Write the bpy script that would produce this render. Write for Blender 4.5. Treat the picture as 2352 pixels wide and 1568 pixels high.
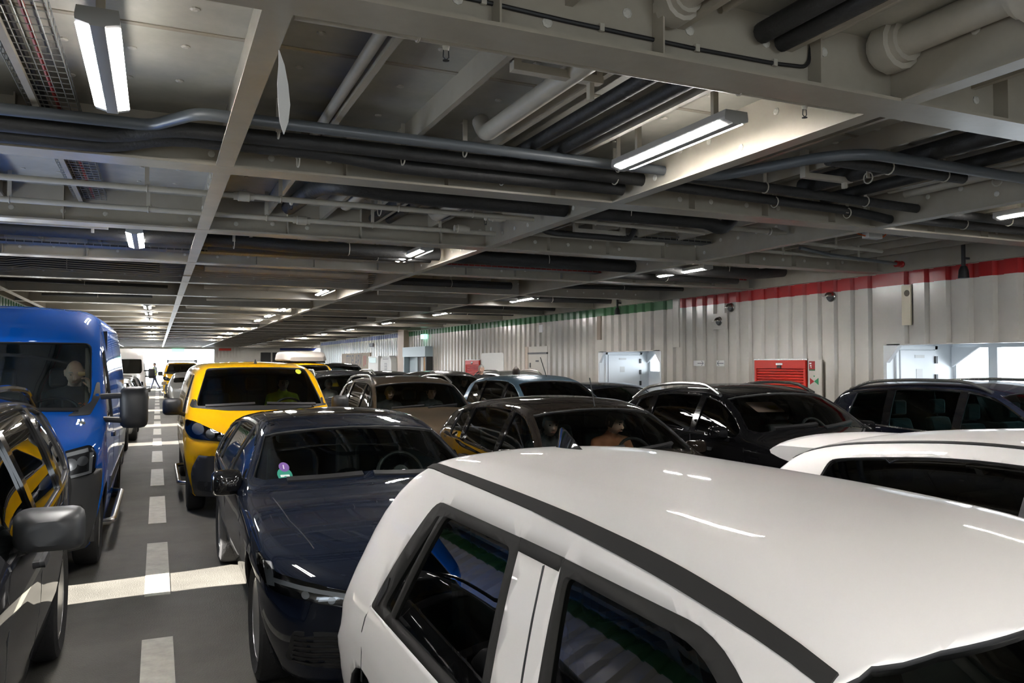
import bpy, bmesh, math, random
import numpy as np
from mathutils import Vector, Matrix
from mathutils.bvhtree import BVHTree

random.seed(7)
for _o in list(bpy.data.objects):
    bpy.data.objects.remove(_o)
SC = bpy.context.scene
COL = SC.collection

# ------------------------------------------------------------------ camera
CAM_Z = 1.85
YAW, PITCH, FPX = math.radians(24.0066), math.radians(1.5344), 1829.3
cam_d = bpy.data.cameras.new('camera')
cam_d.sensor_width = 36.0
cam_d.lens = FPX / 2352 * 36.0
cam_d.clip_start, cam_d.clip_end = 0.05, 500
cam = bpy.data.objects.new('camera', cam_d)
COL.objects.link(cam)
cam.location = (0, 0, CAM_Z)
cam.rotation_euler = (math.pi / 2 + PITCH, 0, -YAW)
SC.camera = cam

# ------------------------------------------------------------------ world, sun, exposure
world = bpy.data.worlds.new('sky')
SC.world = world
world.use_nodes = True
_bg = world.node_tree.nodes['Background']
_bg.inputs[0].default_value = (0.82, 0.91, 1.0, 1)
_bg.inputs[1].default_value = 6.5
sun_d = bpy.data.lights.new('sun', 'SUN')
sun_d.energy = 52.0
sun_d.angle = math.radians(0.6)
sun_d.color = (1.0, 0.95, 0.87)
sun = bpy.data.objects.new('sun', sun_d)
COL.objects.link(sun)
sun.rotation_euler = Vector((1.0, 0.13, -0.52)).to_track_quat('-Z', 'Y').to_euler()
SC.view_settings.view_transform = 'Standard'
SC.view_settings.look = 'None'
SC.view_settings.gamma = 1.0
SC.view_settings.use_curve_mapping = False
SC.view_settings.exposure = 0.45
SC.cycles.max_bounces = 10
SC.cycles.diffuse_bounces = 5
SC.cycles.glossy_bounces = 5
SC.cycles.transparent_max_bounces = 24
SC.cycles.caustics_reflective = False
SC.cycles.caustics_refractive = False
SC.cycles.sample_clamp_indirect = 6.0
LAMP_POWER = 150.0

# ------------------------------------------------------------------ helpers
def tag(o, label=None, cat=None, group=None, kind=None):
    for k, v in (('label', label), ('category', cat), ('group', group), ('kind', kind)):
        if v:
            o[k] = v
    return o

def empty(name, loc=(0, 0, 0), rz=0.0, parent=None):
    o = bpy.data.objects.new(name, None)
    COL.objects.link(o)
    o.location = loc
    o.rotation_euler = (0, 0, rz)
    o.empty_display_size = 0.1
    if parent:
        o.parent = parent
    return o

def link(name, me, parent=None, loc=None):
    o = bpy.data.objects.new(name, me)
    COL.objects.link(o)
    if parent:
        o.parent = parent
    if loc is not None:
        o.location = loc
    return o

_cam_m = Matrix.Rotation(-YAW, 3, 'Z') @ Matrix.Rotation(math.pi / 2 + PITCH, 3, 'X')

def at(px, py, x=None, y=None, z=None):
    """point of the place seen at a pixel, on a plane x=.., y=.. or z=.."""
    d = _cam_m @ Vector(((px - 1176) / FPX, (784 - py) / FPX, -1.0))
    t = x / d.x if x is not None else y / d.y if y is not None else (z - CAM_Z) / d.z
    return Vector((0, 0, CAM_Z)) + d * t

class MB:
    """collects shapes into one mesh"""
    def __init__(self):
        self.v, self.f, self.m = [], [], []
    def add(self, vs, fs, mi=0):
        b = len(self.v)
        self.v += [tuple(p) for p in vs]
        self.f += [tuple(i + b for i in f) for f in fs]
        self.m += [mi] * len(fs)
        return self
    def box(self, a, b, mi=0):
        (x0, y0, z0), (x1, y1, z1) = a, b
        vs = [(x0, y0, z0), (x1, y0, z0), (x1, y1, z0), (x0, y1, z0), (x0, y0, z1), (x1, y0, z1), (x1, y1, z1), (x0, y1, z1)]
        return self.add(vs, [(0, 3, 2, 1), (4, 5, 6, 7), (0, 1, 5, 4), (1, 2, 6, 5), (2, 3, 7, 6), (3, 0, 4, 7)], mi)
    def tube(self, pts, r, n=10, mi=0, cap=True):
        pts = [Vector(p) for p in pts]
        rs = r if isinstance(r, (list, tuple)) else [r] * len(pts)
        rings, ref = [], None
        for i, p in enumerate(pts):
            t = (pts[min(i + 1, len(pts) - 1)] - pts[max(i - 1, 0)]).normalized()
            if ref is None:
                ref = Vector((0, 0, 1)) if abs(t.z) < 0.9 else Vector((1, 0, 0))
            u = (ref - t * ref.dot(t)).normalized()
            w = t.cross(u)
            ref = u
            rings.append([p + (u * math.cos(a) + w * math.sin(a)) * rs[i] for a in (2 * math.pi * k / n for k in range(n))])
        vs = [q for rg in rings for q in rg]
        fs = [(i * n + k, i * n + (k + 1) % n, (i + 1) * n + (k + 1) % n, (i + 1) * n + k) for i in range(len(pts) - 1) for k in range(n)]
        if cap:
            fs += [tuple(range(n - 1, -1, -1)), tuple((len(pts) - 1) * n + k for k in range(n))]
        return self.add(vs, fs, mi)
    def lathe(self, prof, org=(0, 0, 0), axis='z', n=16, mi=0):
        """prof = [(radius, height)]"""
        vs, fs = [], []
        for r, h in prof:
            for k in range(n):
                a = 2 * math.pi * k / n
                c, s = r * math.cos(a), r * math.sin(a)
                p = {'z': (c, s, h), 'x': (h, c, s), 'y': (s, h, c)}[axis]
                vs.append((p[0] + org[0], p[1] + org[1], p[2] + org[2]))
        for i in range(len(prof) - 1):
            for k in range(n):
                fs.append((i * n + k, i * n + (k + 1) % n, (i + 1) * n + (k + 1) % n, (i + 1) * n + k))
        fs += [tuple(range(n - 1, -1, -1)), tuple((len(prof) - 1) * n + k for k in range(n))]
        return self.add(vs, fs, mi)
    def prism(self, poly, axis, a, b, mi=0):
        """polygon extruded along an axis from a to b; poly in the two other axes in order"""
        n = len(poly)
        def P(u, v, t):
            return {'x': (t, u, v), 'y': (u, t, v), 'z': (u, v, t)}[axis]
        vs = [P(u, v, a) for u, v in poly] + [P(u, v, b) for u, v in poly]
        fs = [tuple(range(n - 1, -1, -1)), tuple(range(n, 2 * n))] + [(k, (k + 1) % n, n + (k + 1) % n, n + k) for k in range(n)]
        return self.add(vs, fs, mi)
    def mesh(self, name, mats, smooth=False):
        me = bpy.data.meshes.new(name)
        me.from_pydata(self.v, [], self.f)
        for m in (mats if isinstance(mats, (list, tuple)) else [mats]):
            me.materials.append(m)
        if any(self.m):
            me.polygons.foreach_set('material_index', self.m)
        bm = bmesh.new()
        bm.from_mesh(me)
        bmesh.ops.recalc_face_normals(bm, faces=bm.faces)
        bm.to_mesh(me)
        bm.free()
        if smooth:
            me.shade_smooth()
            me.set_sharp_from_angle(angle=math.radians(40))
        return me
    def build(self, name, mats, parent=None, smooth=False, loc=None, bevel=0):
        o = link(name, self.mesh(name, mats, smooth), parent, loc)
        if bevel:
            md = o.modifiers.new('bevel', 'BEVEL')
            md.width, md.segments, md.limit_method = bevel, 2, 'ANGLE'
        return o

def bend(pts, r=0.12, n=5):
    """round the corners of a polyline"""
    pts = [Vector(p) for p in pts]
    out = [pts[0]]
    for i in range(1, len(pts) - 1):
        a, b, c = pts[i - 1], pts[i], pts[i + 1]
        d1, d2 = (a - b), (c - b)
        k = min(r, d1.length * 0.49, d2.length * 0.49)
        p, q = b + d1.normalized() * k, b + d2.normalized() * k
        for t in range(n + 1):
            s = t / n
            out.append(p * (1 - s) ** 2 + b * 2 * s * (1 - s) + q * s * s)
    out.append(pts[-1])
    return out

def rpoly(pts, r=0.05, n=4):
    """rounded corners of a closed 2d polygon; r may be a list"""
    out = []
    N = len(pts)
    for i in range(N):
        a, b, c = Vector(pts[i - 1]), Vector(pts[i]), Vector(pts[(i + 1) % N])
        rr = r[i] if isinstance(r, (list, tuple)) else r
        d1, d2 = a - b, c - b
        k = min(rr, d1.length * 0.48, d2.length * 0.48)
        if k < 1e-4:
            out.append(tuple(b))
            continue
        p, q = b + d1.normalized() * k, b + d2.normalized() * k
        for t in range(n + 1):
            s = t / n
            out.append(tuple(p * (1 - s) ** 2 + b * 2 * s * (1 - s) + q * s * s))
    return out

# ------------------------------------------------------------------ materials
MATS = {}
def mat(name, col, rough=0.5, metal=0.0, coat=0.0, noise=None, bump=None, spec=0.5, emit=None, scale=None):
    """principled material; noise=(scale, amount) varies the colour, bump=(scale, strength) the relief"""
    if name in MATS:
        return MATS[name]
    m = bpy.data.materials.new(name)
    m.use_nodes = True
    nt = m.node_tree
    b = nt.nodes['Principled BSDF']
    b.inputs['Base Color'].default_value = (*col, 1)
    b.inputs['Roughness'].default_value = rough
    b.inputs['Metallic'].default_value = metal
    b.inputs['Specular IOR Level'].default_value = spec
    b.inputs['Coat Weight'].default_value = coat
    b.inputs['Coat Roughness'].default_value = 0.03
    if emit:
        b.inputs['Emission Color'].default_value = (*emit[0], 1)
        b.inputs['Emission Strength'].default_value = emit[1]
    if noise or bump:
        tc = nt.nodes.new('ShaderNodeNewGeometry')
    if noise:
        n = nt.nodes.new('ShaderNodeTexNoise')
        n.inputs['Scale'].default_value = noise[0]
        n.inputs['Detail'].default_value = 6
        n.inputs['Roughness'].default_value = 0.65
        nt.links.new(tc.outputs['Position'], n.inputs['Vector'])
        r = nt.nodes.new('ShaderNodeValToRGB')
        k = noise[1]
        r.color_ramp.elements[0].position, r.color_ramp.elements[1].position = 0.3, 0.72
        r.color_ramp.elements[0].color = (*[max(0, c * (1 - k)) for c in col], 1)
        r.color_ramp.elements[1].color = (*[min(1, c * (1 + k)) for c in col], 1)
        nt.links.new(n.outputs['Fac'], r.inputs[0])
        nt.links.new(r.outputs[0], b.inputs['Base Color'])
    if bump:
        n = nt.nodes.new('ShaderNodeTexNoise')
        n.inputs['Scale'].default_value = bump[0]
        n.inputs['Detail'].default_value = 3
        nt.links.new(tc.outputs['Position'], n.inputs['Vector'])
        bp = nt.nodes.new('ShaderNodeBump')
        bp.inputs['Strength'].default_value = bump[1]
        bp.inputs['Distance'].default_value = 0.02
        nt.links.new(n.outputs['Fac'], bp.inputs['Height'])
        nt.links.new(bp.outputs[0], b.inputs['Normal'])
    MATS[name] = m
    return m

def glass(name, tint, refl=1.0):
    """a single thin pane: tinted see-through plus a mirror reflection"""
    if name in MATS:
        return MATS[name]
    m = bpy.data.materials.new(name)
    m.use_nodes = True
    nt = m.node_tree
    nt.nodes.clear()
    out = nt.nodes.new('ShaderNodeOutputMaterial')
    tr = nt.nodes.new('ShaderNodeBsdfTransparent')
    tr.inputs[0].default_value = (*tint, 1)
    gl = nt.nodes.new('ShaderNodeBsdfGlossy')
    gl.inputs['Roughness'].default_value = 0.01
    gl.inputs['Color'].default_value = (refl, refl, refl, 1)
    fr = nt.nodes.new('ShaderNodeFresnel')
    fr.inputs[0].default_value = 1.6
    mx = nt.nodes.new('ShaderNodeMixShader')
    nt.links.new(fr.outputs[0], mx.inputs[0])
    nt.links.new(tr.outputs[0], mx.inputs[1])
    nt.links.new(gl.outputs[0], mx.inputs[2])
    nt.links.new(mx.outputs[0], out.inputs[0])
    MATS[name] = m
    return m

CEIL = mat('ceiling_paint', (0.40, 0.385, 0.33), 0.5, noise=(3.0, 0.16))
BEAMP = mat('beam_paint', (0.36, 0.325, 0.265), 0.26, noise=(2.2, 0.10))
WALLP = mat('wall_paint', (0.58, 0.55, 0.495), 0.2, noise=(1.2, 0.06), bump=(2.5, 0.12))
DOORP = mat('door_paint', (0.86, 0.89, 0.91), 0.3)
FLOORP = mat('deck_coating', (0.078, 0.074, 0.065), 0.62, noise=(1.6, 0.25), bump=(90, 0.25), spec=0.25)
LINEP = mat('marking_paint', (0.30, 0.29, 0.245), 0.5, noise=(9.0, 0.22))
REDP = mat('red_paint', (0.36, 0.012, 0.012), 0.3)
GREENP = mat('green_paint', (0.03, 0.13, 0.04), 0.3)
BLUEP = mat('blue_paint', (0.03, 0.05, 0.22), 0.3)
SHUTTER = mat('shutter_red', (0.62, 0.03, 0.015), 0.35)
LAGGING = mat('black_lagging', (0.016, 0.016, 0.016), 0.6, noise=(6, 0.3), bump=(25, 0.3))
PVC = mat('grey_pvc', (0.085, 0.095, 0.105), 0.35)
PIPEP = mat('painted_pipe', (0.42, 0.39, 0.325), 0.42, noise=(4, 0.12))
STEEL = mat('stainless_steel', (0.55, 0.54, 0.52), 0.25, metal=1.0)
WIRE = mat('galvanised_wire', (0.30, 0.30, 0.29), 0.45, metal=0.7)
CABLE = mat('black_cable', (0.012, 0.012, 0.013), 0.5)
CABLER = mat('red_cable', (0.32, 0.02, 0.015), 0.5)
BLACKP = mat('black_plastic', (0.014, 0.014, 0.015), 0.5)
DARKP = mat('dark_plastic', (0.035, 0.036, 0.038), 0.42)
MATTE = mat('matte_trim', (0.035, 0.034, 0.033), 0.8, spec=0.15)
WHITEP = mat('white_plastic', (0.72, 0.72, 0.70), 0.4)
PINM = mat('pin_paint', (0.52, 0.50, 0.44), 0.5)
LAMPH = mat('lamp_housing', (0.30, 0.30, 0.29), 0.45)
LAMPE = mat('lamp_diffuser', (0.95, 0.95, 0.95), 0.4, emit=((1.0, 0.965, 0.92), LAMP_POWER))
# ================================================================== the deck: floor, walls, ceiling
WX0, WX1 = -3.1, 10.75          # side walls
DECK_Z, FL_Z = 3.68, 3.30       # underside of the deck plate, underside of beam flanges
Y0, Y1 = -12.0, 80.0
BEAMS = [3.25 + 3.08 * k for k in range(-5, 25)]
GIRDERS = [-2.78, 0.44, 3.82, 7.1]

floor = MB().box((-4.6, Y0, -0.25), (18.0, Y1 + 8, 0.0)).build('floor', FLOORP)
tag(floor, 'dark grey coated steel car deck with dashed lane lines', kind='structure')
dash_me = MB().box((-0.095, 0, 0.0), (0.095, 2.02, 0.004)).mesh('lane_dash', LINEP)
for k in range(30):
    y = 5.9 - 2.02 + 3.105 * (k - 4)
    o = link('lane_dash', dash_me, floor, (0.022, y, 0.0))
for lx in (2.62, 5.25, 7.95):
    for k in range(18):
        link('lane_dash', dash_me, floor, (lx, 1.0 + 3.105 * (k - 2), 0.0))

# ---- right wall: corrugated steel with recesses
def corrug(y0, y1, x, pitch=0.365, depth=0.06, first=0.0):
    """profile points (y, x) of trapezoid corrugation facing -x"""
    pts = [(y0, x)]
    y = y0 + first
    while y + pitch < y1:
        a, b, c, d = y + 0.19, y + 0.225, y + 0.325, y + 0.36
        for yy, xx in ((a, x), (b, x + depth), (c, x + depth), (d, x)):
            pts.append((yy, xx))
        y += pitch
    pts.append((y1, x))
    return pts

def sheet(mb, prof, z0, z1, mi=0, off=0.0):
    n = len(prof)
    vs = [(x - off, y, z0) for y, x in prof] + [(x - off, y, z1) for y, x in prof]
    mb.add(vs, [(k, k + 1, n + k + 1, n + k) for k in range(n - 1)], mi)

N1 = (15.64, 18.42)     # first recess (far), along y
N2 = (4.2, 9.28)        # second recess (near)
NTOP = 2.15
HULL = 12.3
wr = MB()
for (a, b, z0) in ((Y0, N2[0], 0), (N2[0], N2[1], NTOP), (N2[1], N1[0], 0), (N1[0], N1[1], NTOP), (N1[1], 58.0, 0)):
    sheet(wr, corrug(a, b, WX1), z0, DECK_Z)
# plain shelf behind the corrugation closing the top of the recesses
for a, b in (N1, N2):
    wr.box((WX1 - 0.004, a, NTOP - 0.02), (WX1 + 0.1, b, NTOP))
wall_right = wr.build('wall_right', WALLP)
tag(wall_right, kind='structure')
def stripe(a, b, mt, z0=3.085, z1=3.292, name='colour_stripe'):
    mb = MB()
    sheet(mb, corrug(a, b, WX1), z0, z1, off=0.003)
    return mb.build(name, mt, wall_right)
stripe(N2[0], N2[1], REDP)
def sub_stripe(a, b, mt, base):
    """stripe over part of a wall bay, sharing the phase of its corrugation"""
    prof = [p for p in base if a <= p[0] <= b]
    prof = [(a, prof[0][1])] + prof + [(b, prof[-1][1])]
    mb = MB()
    sheet(mb, prof, 3.085, 3.292, off=0.003)
    return mb.build('colour_stripe', mt, wall_right)
_mid, _n1, _far = corrug(N2[1], N1[0], WX1), corrug(N1[0], N1[1], WX1), corrug(N1[1], 58.0, WX1)
sub_stripe(N2[1], 14.83, REDP, _mid)
sub_stripe(15.1, N1[0], GREENP, _mid)
sub_stripe(N1[0], N1[1], GREENP, _n1)
sub_stripe(N1[1], 36.0, GREENP, _far)
sub_stripe(37.0, 57.9, BLUEP, _far)
MB().box((WX1 - 0.02, 14.85, 2.2), (WX1 + 0.05, 15.08, DECK_Z)).build('wall_rib', WALLP, wall_right)
# wall edge plate under the beams
MB().box((WX1 - 0.05, Y0, 3.295), (WX1 + 0.02, 58.0, DECK_Z)).build('wall_edge_plate', BEAMP, wall_right)
# recess shells: far cross wall, near cross wall, ceiling, hull side with window openings
def recess(name, y0, y1, wins):
    mb = MB()
    for ya_, yb_ in ((y1, y1 + 0.06), (y0 - 0.06, y0)):
        mb.box((WX1 - 0.003, ya_, 0), (WX1 + 0.08, yb_, NTOP - 0.02))
        mb.box((WX1 + 0.08, ya_, 0), (HULL + 0.1, yb_, NTOP + 0.25))
    mb.box((WX1 + 0.08, y0, NTOP + 0.02), (HULL + 0.1, y1, NTOP + 0.09))
    # hull plating around the windows
    ya = y0
    for (a, b, z0, z1) in wins:
        mb.box((HULL, ya, 0), (HULL + 0.1, a, NTOP + 0.05))
        mb.box((HULL, a, 0), (HULL + 0.1, b, z0))
        mb.box((HULL, a, z1), (HULL + 0.1, b, NTOP + 0.05))
        ya = b
    mb.box((HULL, ya, 0), (HULL + 0.1, y1, NTOP + 0.05))
    # chamfered corner plates of the opening
    for yc, s in ((y0, 1), (y1, -1)):
        mb.prism([(yc, NTOP), (yc + s * 0.26, NTOP), (yc, NTOP - 0.3)], 'x', WX1 - 0.004, WX1 + 0.07)
    o = mb.build('wall_recess', DOORP)
    return tag(o, kind='structure')
r1 = recess('wall_recess', *N1, [(15.75, 18.34, 1.62, 2.1)])
r2 = recess('wall_recess', *N2, [(4.4, 6.2, 1.0, 2.1), (6.35, 8.5, 1.0, 2.1), (8.65, 9.22, 1.0, 2.1)])
# bracket plates in the window corner of the near recess
MB().prism([(9.26, 2.12), (9.26, 1.78), (8.75, 2.12)], 'x', HULL - 0.06, HULL - 0.02).build('bracket_plate', DOORP, r2)
MB().prism([(18.4, 2.12), (18.4, 1.85), (18.0, 2.12)], 'x', HULL - 0.06, HULL - 0.02).build('bracket_plate', DOORP, r1)

def leaf_door(name, x0, x1, y, z1, label):
    d = MB().box((x0, y - 0.05, 0.12), (x1, y - 0.004, z1)).build(name, DOORP, bevel=0.008)
    tag(d, label, kind='structure')
    MB().box((x0 - 0.07, y - 0.035, 0.0), (x0 - 0.012, y - 0.002, z1 + 0.07)).build('door_frame', DOORP, d)
    MB().box((x1 + 0.012, y - 0.035, 0.0), (x1 + 0.07, y - 0.002, z1 + 0.07)).build('door_frame', DOORP, d)
    MB().box((x0 - 0.07, y - 0.035, z1 + 0.012), (x1 + 0.07, y - 0.002, z1 + 0.07)).build('door_frame', DOORP, d)
    for z in (0.5, 1.0, 1.3, 1.6, 1.9):
        MB().box((x1 - 0.03, y - 0.075, z - 0.06), (x1 + 0.02, y - 0.05, z + 0.06)).build('hinge', DARKP, d)
    MB().box((x0 + 0.36, y - 0.056, 1.6), (x0 + 0.5, y - 0.05, 1.75)).build('notice', WHITEP, d)
    MB().box((x0 + 0.33, y - 0.056, 1.93), (x0 + 0.55, y - 0.05, 1.98)).build('notice', WHITEP, d)
    return d
leaf_door('door_1', 11.0, 12.0, N1[1], 2.06, 'pale blue steel door in the recess beside the narrow window')
leaf_door('door_2', 11.0, 11.82, N2[1], 2.06, 'pale steel door in the recess next to the wide daylight window')

# end wall, left wall
ew = MB()
ew.box((4.9, Y1, 0), (18.0, Y1 + 0.2, DECK_Z))
ew.box((-3.3, Y1, 3.12), (4.9, Y1 + 0.2, DECK_Z))
end_wall = tag(ew.build('wall_end', WALLP), kind='structure')
MB().box((10.9, Y1 - 0.02, 3.05), (18.0, Y1, 3.29)).build('colour_stripe', BLUEP, end_wall)
for k in range(9):
    MB().box((5.0 + k * 0.28, Y1 - 0.09, 2.35), (5.12 + k * 0.28, Y1, 3.29)).build('wall_rib', WALLP, end_wall)
for x0 in (9.1, 10.2, 11.3):
    g = MB()
    g.box((x0, Y1 - 0.03, 1.6), (x0 + 0.95, Y1 - 0.01, 2.85))
    g.build('louvre_grille', BLACKP, end_wall)
    for k in range(10):
        MB().box((x0, Y1 - 0.06, 1.68 + k * 0.12), (x0 + 0.95, Y1 - 0.03, 1.72 + k * 0.12)).build('louvre_slat', DARKP, end_wall)
wside = MB().box((10.75, 58.0, 0), (18.0, 58.15, DECK_Z))
wside.box((17.9, 58, 0), (18.0, Y1, DECK_Z))
tag(wside.build('wall_side_bay', WALLP), kind='structure')
wl = MB()
WIN_L = [(-11.5, -9.0), (-7.5, -5.0), (-3.5, -1.0), (5.4, 10.6), (18.9, 21.6), (24.9, 27.6), (33.0, 35.5), (45.0, 48.0), (58.0, 62.0), (70.0, 74.0)]  # unseen openings, set for the sun strips and lengthened to light the van driver
def lsheet(y0, y1, z0, z1):
    prof = corrug(y0, y1, 0)
    n = len(prof)
    vs = [(WX0 - x, y, z0) for y, x in prof] + [(WX0 - x, y, z1) for y, x in prof]
    wl.add(vs, [(k, k + 1, n + k + 1, n + k) for k in range(n - 1)])
lsheet(Y0, Y1, 2.15, DECK_Z)
lsheet(Y0, Y1, 0, 1.0)
ya = Y0
for a, b in WIN_L:
    if a > ya:
        wl.box((WX0 - 0.12, ya, 1.0), (WX0, a, 2.15))
    ya = b
wl.box((WX0 - 0.12, ya, 1.0), (WX0, Y1, 2.15))
wall_left = tag(wl.build('wall_left', WALLP), kind='structure')
mb = MB()
prof = corrug(Y0, Y1, 0)
n = len(prof)
mb.add([(WX0 - x + 0.003, y, 3.04) for y, x in prof] + [(WX0 - x + 0.003, y, 3.29) for y, x in prof], [(k, k + 1, n + k + 1, n + k) for k in range(n - 1)])
mb.build('colour_stripe', GREENP, wall_left)
MB().box((WX0 - 0.02, Y0, 3.295), (WX0 + 0.05, Y1, DECK_Z)).build('wall_edge_plate', BEAMP, wall_left)
wbk = MB().box((-4.6, Y0 - 0.2, 2.2), (18, Y0, DECK_Z))  # unseen wall; its opening is added and sized for daylight from behind
wbk.box((-4.6, Y0 - 0.2, 0), (1.0, Y0, 2.2))
wbk.box((6.5, Y0 - 0.2, 0), (18, Y0, 2.2))
tag(wbk.build('wall_back', WALLP), kind='structure')

# ---- ceiling: deck plate, transverse beams, girders, stiffeners
ceiling = tag(MB().box((-4.6, Y0, DECK_Z), (18, Y1 + 0.2, DECK_Z + 0.1)).build('ceiling', CEIL), kind='structure')
def tee_y(x0, x1, y, wf=0.25, tf=0.018, tw=0.014):
    mb = MB()
    mb.box((x0, y - tw / 2, FL_Z + tf), (x1, y + tw / 2, DECK_Z))
    mb.box((x0, y - wf / 2, FL_Z), (x1, y + wf / 2, FL_Z + tf))
    return mb
beam_me = tee_y(WX0, WX1, 0).mesh('transverse_beam', BEAMP)
for y in BEAMS:
    if y < 57.9:
        link('transverse_beam', beam_me, ceiling, (0, y, 0))
beam_far = tee_y(WX0, 18.0, 0).mesh('transverse_beam', BEAMP)
for y in BEAMS:
    if y >= 57.9:
        link('transverse_beam', beam_far, ceiling, (0, y, 0))
for gx in GIRDERS:
    mb = MB()
    for a, b in zip([Y0] + BEAMS, BEAMS + [Y1]):
        mb.box((gx - 0.006, a + 0.008, FL_Z + 0.014), (gx + 0.006, b - 0.008, DECK_Z))
        mb.box((gx - 0.062, a + 0.126, FL_Z + 0.001), (gx + 0.062, b - 0.126, FL_Z + 0.016))
    mb.build('longitudinal_girder', BEAMP, ceiling)
# bulb stiffeners under the deck plate
def stiff(x, y0, y1, d=0.17):
    mb = MB()
    mb.box((x - 0.006, y0, DECK_Z - d + 0.028), (x + 0.006, y1, DECK_Z))
    mb.box((x - 0.006, y0, DECK_Z - d), (x + 0.034, y1, DECK_Z - d + 0.028))
    return mb.build('deck_stiffener', BEAMP, ceiling)
for x in (-2.1, -1.45, -0.75, 1.1, 1.72, 2.35, 3.05, 4.5, 5.15, 5.8, 6.45, 7.75, 8.4, 9.05, 9.7, 10.3):
    stiff(x, Y0, Y1)
# transverse seams of the deck plate
for k in range(14):
    y = -4.1 + 2.2 * k
    MB().box((WX0, y - 0.02, DECK_Z - 0.006), (WX1, y + 0.02, DECK_Z)).build('deck_seam', BEAMP, ceiling)
# vertical web stiffeners on the near beams
for y in BEAMS[5:9]:
    for x in (-1.9, -0.9, 1.35, 2.2, 3.2, 4.7, 5.6, 6.5, 8.0, 8.9, 9.8):
        MB().box((x - 0.005, y - 0.1, FL_Z + 0.018), (x + 0.005, y - 0.007, DECK_Z)).build('web_stiffener', BEAMP, ceiling)
# welded insulation pins with round caps: the near ones one by one, the far ones together
pin_z = MB().lathe([(0.004, 0.0), (0.026, 0.0), (0.026, -0.006), (0.014, -0.011)], n=8).mesh('pin_cap', PINM)
pin_y = MB().lathe([(0.004, 0.0), (0.026, 0.0), (0.026, -0.006), (0.014, -0.011)], axis='y', n=8).mesh('pin_cap', PINM)
pin_x = MB().lathe([(0.004, 0.0), (0.026, 0.0), (0.026, -0.006), (0.014, -0.011)], axis='x', n=8).mesh('pin_cap', PINM)
rnd = random.Random(3)
stuff = MB()
cnt = 0
def pin(p, ax):
    global cnt
    q = Vector(p)
    if q.y < 9.6 and q.y > 1.9 and cnt < 290:
        cnt += 1
        link('pin_cap', {'z': pin_z, 'y': pin_y, 'x': pin_x}[ax], ceiling, q)
    else:
        dd = {'z': (0, 0, -0.008), 'y': (0, -0.008, 0), 'x': (-0.008, 0, 0)}[ax]
        stuff.lathe([(0.02, 0), (0.02, -0.008)], org=q, axis=ax, n=6)
for yb in BEAMS[5:10]:
    for x in np.arange(-2.6, 10.4, 0.42):
        xx = x + rnd.uniform(-.06, .06)
        zz = FL_Z + (0.13 if int(x * 10) % 2 else 0.23)
        pin((xx, yb - 0.007, zz + rnd.uniform(-.02, .02)), 'y')
for gx in GIRDERS[1:]:
    for y in np.arange(2.0, 12.2, 0.36):
        if min(abs(y - b) for b in BEAMS) > 0.2:
            pin((gx - 0.006, y, FL_Z + rnd.choice((0.11, 0.24)) + rnd.uniform(-.02, .02)), 'x')
for yb in BEAMS[4:8]:
    for y in (yb + 0.55, yb + 1.15, yb + 1.75, yb + 2.4):
        for x in np.arange(-2.5, 7.0, 0.33):
            if abs(x - 0.44) > 0.1 and abs(x - 3.82) > 0.1:
                pin((x + rnd.uniform(-.04, .04), y + rnd.uniform(-.1, .1), DECK_Z), 'z')
tag(stuff.build('pin_field', PINM, ceiling), kind='stuff')
# ================================================================== vehicles: a lofted shell cut by window outlines
def pchip(pts):
    xs = np.array([p[0] for p in pts], float)
    ys = np.array([p[1] for p in pts], float)
    if len(xs) == 1:
        return lambda q: np.full_like(np.asarray(q, float), ys[0])
    h = np.diff(xs)
    d = np.diff(ys) / h
    m = np.zeros(len(xs))
    m[0], m[-1] = d[0], d[-1]
    for i in range(1, len(xs) - 1):
        if d[i - 1] * d[i] > 0:
            w1, w2 = 2 * h[i] + h[i - 1], h[i] + 2 * h[i - 1]
            m[i] = (w1 + w2) / (w1 / d[i - 1] + w2 / d[i])
    def f(q):
        q = np.clip(np.asarray(q, float), xs[0], xs[-1])
        i = np.clip(np.searchsorted(xs, q) - 1, 0, len(xs) - 2)
        t = (q - xs[i]) / h[i]
        return ((1 + 2 * t) * (1 - t) ** 2 * ys[i] + t * (1 - t) ** 2 * h[i] * m[i] + t * t * (3 - 2 * t) * ys[i + 1] + t * t * (t - 1) * h[i] * m[i + 1])
    return f

def ell(y, a, d):
    """quarter-ellipse drop near an end: d at y=0, 0 at y>=a"""
    if y >= a or d == 0:
        return 0.0
    u = 1 - y / a
    return d * (1 - math.sqrt(max(0.0, 1 - u * u)))

def fn(S, k):
    if '_' + k not in S:
        S['_' + k] = pchip(S[k])
    return S['_' + k]

def secpar(S, y):
    """belt half-width and height, rail half-width and height, crown and sill height of a cross-section"""
    L = S['L']
    na, nd, ha, hd = S.get('nose_r', (0.4, 0.24, 0.12, 0.10))
    ta, td, tha, thd = S.get('tail_r', (0.3, 0.16, 0.06, 0.04))
    wb = float(fn(S, 'wide')(y)) - ell(y, na, nd) - ell(L - y, ta, td)
    zt = float(fn(S, 'top')(y)) - ell(y, ha, hd) - ell(L - y, tha, thd)
    cr = float(fn(S, 'crown')(y))
    zb = min(float(fn(S, 'belt')(y)), zt - cr - 0.02)
    z0 = float(fn(S, 'sill')(y))
    zr = max(zt - cr, zb + 0.02)
    wr = wb - float(fn(S, 'tum')(y)) * (zr - zb) - 0.012
    return wb, zb, wr, zr, zt, z0

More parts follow.
